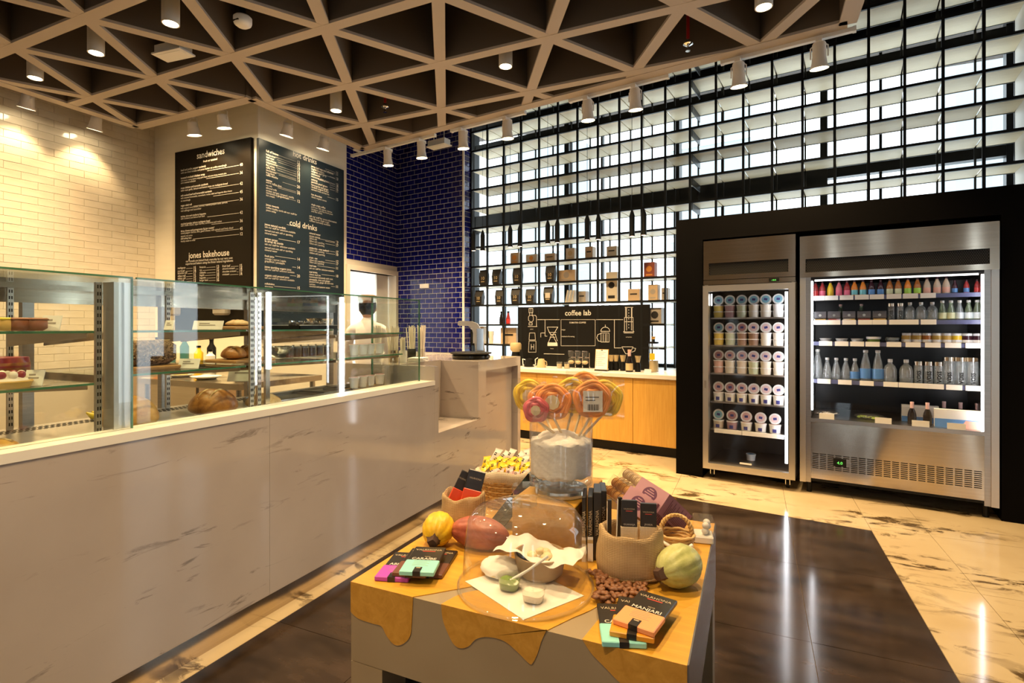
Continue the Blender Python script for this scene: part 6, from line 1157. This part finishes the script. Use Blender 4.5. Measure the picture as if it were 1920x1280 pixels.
for row in range(4):
    for col in range(7):
        q = 'pink' if row == 0 else ('white' if col > 4 and row > 1 or row == 3 else 'yellow')
        x = -.078+.026*col; y_ = -.042+.028*row; c = Vector((x+rs.uniform(-.004, .004), y_+rs.uniform(-.004, .004), .112+.013*row+.006*(col % 2)))
        if abs(x) > .07 and row in (0, 3): continue
        t = thing('wrapped_sweet', 'sweet in a %s wrapper, %s of its colour in the wicker basket' % (q, ORD[cnt[q]]), 'sweet', group='wrapped sweets in the basket', M=Mb @ Matrix.Translation(c) @ RZ(rs.uniform(.6, 1.6)) @ RX(rs.uniform(-.3, .3)) @ RY(rs.uniform(-.9, -.4))); cnt[q] += 1
        link('wrapper', swm[q], t); link('print', swl, t)
# ---- macaron boxes, ring basket, soap box
mat('mac_purple', (.26, .105, .20), .5); mat('mac_front', (.44, .23, .29), .5); mat('mac_print', (.11, .03, .09), .5); mat('macaron', (.66, .34, .08), .55); mat('macaron_pale', (.72, .55, .34), .55)
def macbox(label, corner, shell, H_=.175, off=0):
    """tall carton leaning left: local x runs along the lid, y across it, z up the carton; origin is a lid corner"""
    ax, ay, az = ((.524, -.225, .82), (.612, .77, -.18), (-.59, .597, .54)); wv = lambda q: (RV*q[0]+Vector((0, 0, q[1]))-FV*q[2])
    az = wv(az).normalized(); ay = wv(ay); ay = (ay-az*ay.dot(az)).normalized(); ax = ay.cross(az); corner = corner+ay*off+az*off*.1
    M = Matrix((( ax.x, ay.x, az.x, corner.x), (ax.y, ay.y, az.y, corner.y), (ax.z, ay.z, az.z, corner.z), (0, 0, 0, 1)))
    A_, B_, Cw = .105, .062, .075
    low = min((M @ Vector((x_, y_, z_))).z for x_ in (-Cw, A_) for y_ in (-B_, 0) for z_ in (-H_, 0))
    if low < ZP or off: M = T(0, 0, max(ZP-low, 0)) @ M
    t = thing('macaron_box', label, 'box', M=M)
    MB().bx(0, A_, -B_, 0, -H_, -.001).build('carton', MT['mac_purple'], t); MB().bx(0, A_, -B_, 0, -.001, 0).build('front_face', MT['mac_front'], t)
    MB().bx(-Cw, -.0005, -B_, 0, -.085, 0).build('clear_lid', MT['clear_plastic'], t); MB().bx(-Cw, -.0005, -B_, 0, -H_, -.086).build('carton_back', MT['mac_purple'], t)
    em = T(A_*.5, -B_*.5, .0002); MB().lathe([(0, 0), (.024, 0), (.024, .0005)], 30, em @ Matrix.Scale(.85, 4, (0, 1, 0))).build('emblem', MT['mac_print'], t); st = MB()
    for k in range(5): st.bx(A_*.5-.018+.005*abs(k-2), A_*.5+.018-.005*abs(k-2), -B_*.5-.0155+.0068*k, -B_*.5-.0125+.0068*k, .0008, .0014)
    st.build('emblem_stripes', MT['mac_front'], t); pl_ = MB()
    for k in range(17): pl_.bx(A_, A_+.0006, -B_+.006, -.006-.010*(k % 3), -.03-.0075*k, -.0275-.0075*k)
    pl_.build('side_print', MT['mac_print'], t)
    for r_ in range(4):
        for c_ in range(2): MB().lathe([(0, -.0072), (.0115, -.0068), (.0145, -.003), (.0120, -.0012), (.0120, .0012), (.0145, .003), (.0115, .0068), (0, .0072)], 16, T(-.011-.0178*r_, -.0165-.029*c_, -.018) @ RY(PI/2)).build('macaron', MT[shell], t, 50)
    return t
macbox('rear purple macaron box with pale macarons under a clear lid', on_y(1183, 930, 1.555), 'macaron_pale', .15, .0635)
macbox('front purple macaron box with orange macarons under a clear lid', on_y(1183, 930, 1.555), 'macaron', .112)
rbk = on_z(1268, 1030, ZP); t = thing('ring_basket', 'small twisted wicker basket with arched handle and white ribbon', 'basket', rbk, .2)
for k in range(6): MB().tube([((.036+.002*k)*math.cos(a), (.030+.002*k)*math.sin(a), .005+.0075*k+.0015*math.sin(8*a+PI*k)) for a in [2*PI*j/32 for j in range(32)]], .0042, 6, True).build('weave_ring', MT['wicker_light'], t, 60)
for q in (0, PI): MB().tube([(.040*math.cos(a)+.0035*math.cos(16*a+q), .0035*math.sin(16*a+q), .045+.048*math.sin(a)) for a in [PI*j/40 for j in range(41)]], .0042, 7).build('handle_strand', MT['wicker_light'], t, 60)
MB().tube([(-.038, -.03, .03), (-.02, -.042, .024), (0, -.048, .015)], .005, 8).tube([(.0, -.048, .018), (.02, -.046, .02), (.038, -.036, .03)], .005, 8).tube([(-.04, -.03, .012), (0, -.045, .006), (.04, -.035, .012)], .006, 8).build('ribbon', MT['white_card'], t, 60)
MB().prism([(.036*math.cos(2*PI*j/20), .03*math.sin(2*PI*j/20)) for j in range(20)], .001, .004).build('bottom', MT['wicker'], t)
t = thing('clear_gift_pack', 'small clear gift pack of white sweets behind the ring basket', 'gift pack', (on_z(1318, 1012, ZP).x, on_z(1318, 1012, ZP).y, ZP), .15)
MB().cbx(-.026, .026, -.03, .03, 0, .02, .003).build('tray', MT['white_card'], t); MB().cbx(-.027, .027, -.031, .031, .02, .065, .003).build('film', MT['clear_plastic'], t)
for k in range(5): MB().ball(.010, .010, .009, 10, 7, T(random.uniform(-.015, .015), random.uniform(-.018, .018), .03+.005*k)).build('sweet', MT['tub_white'], t, 60)
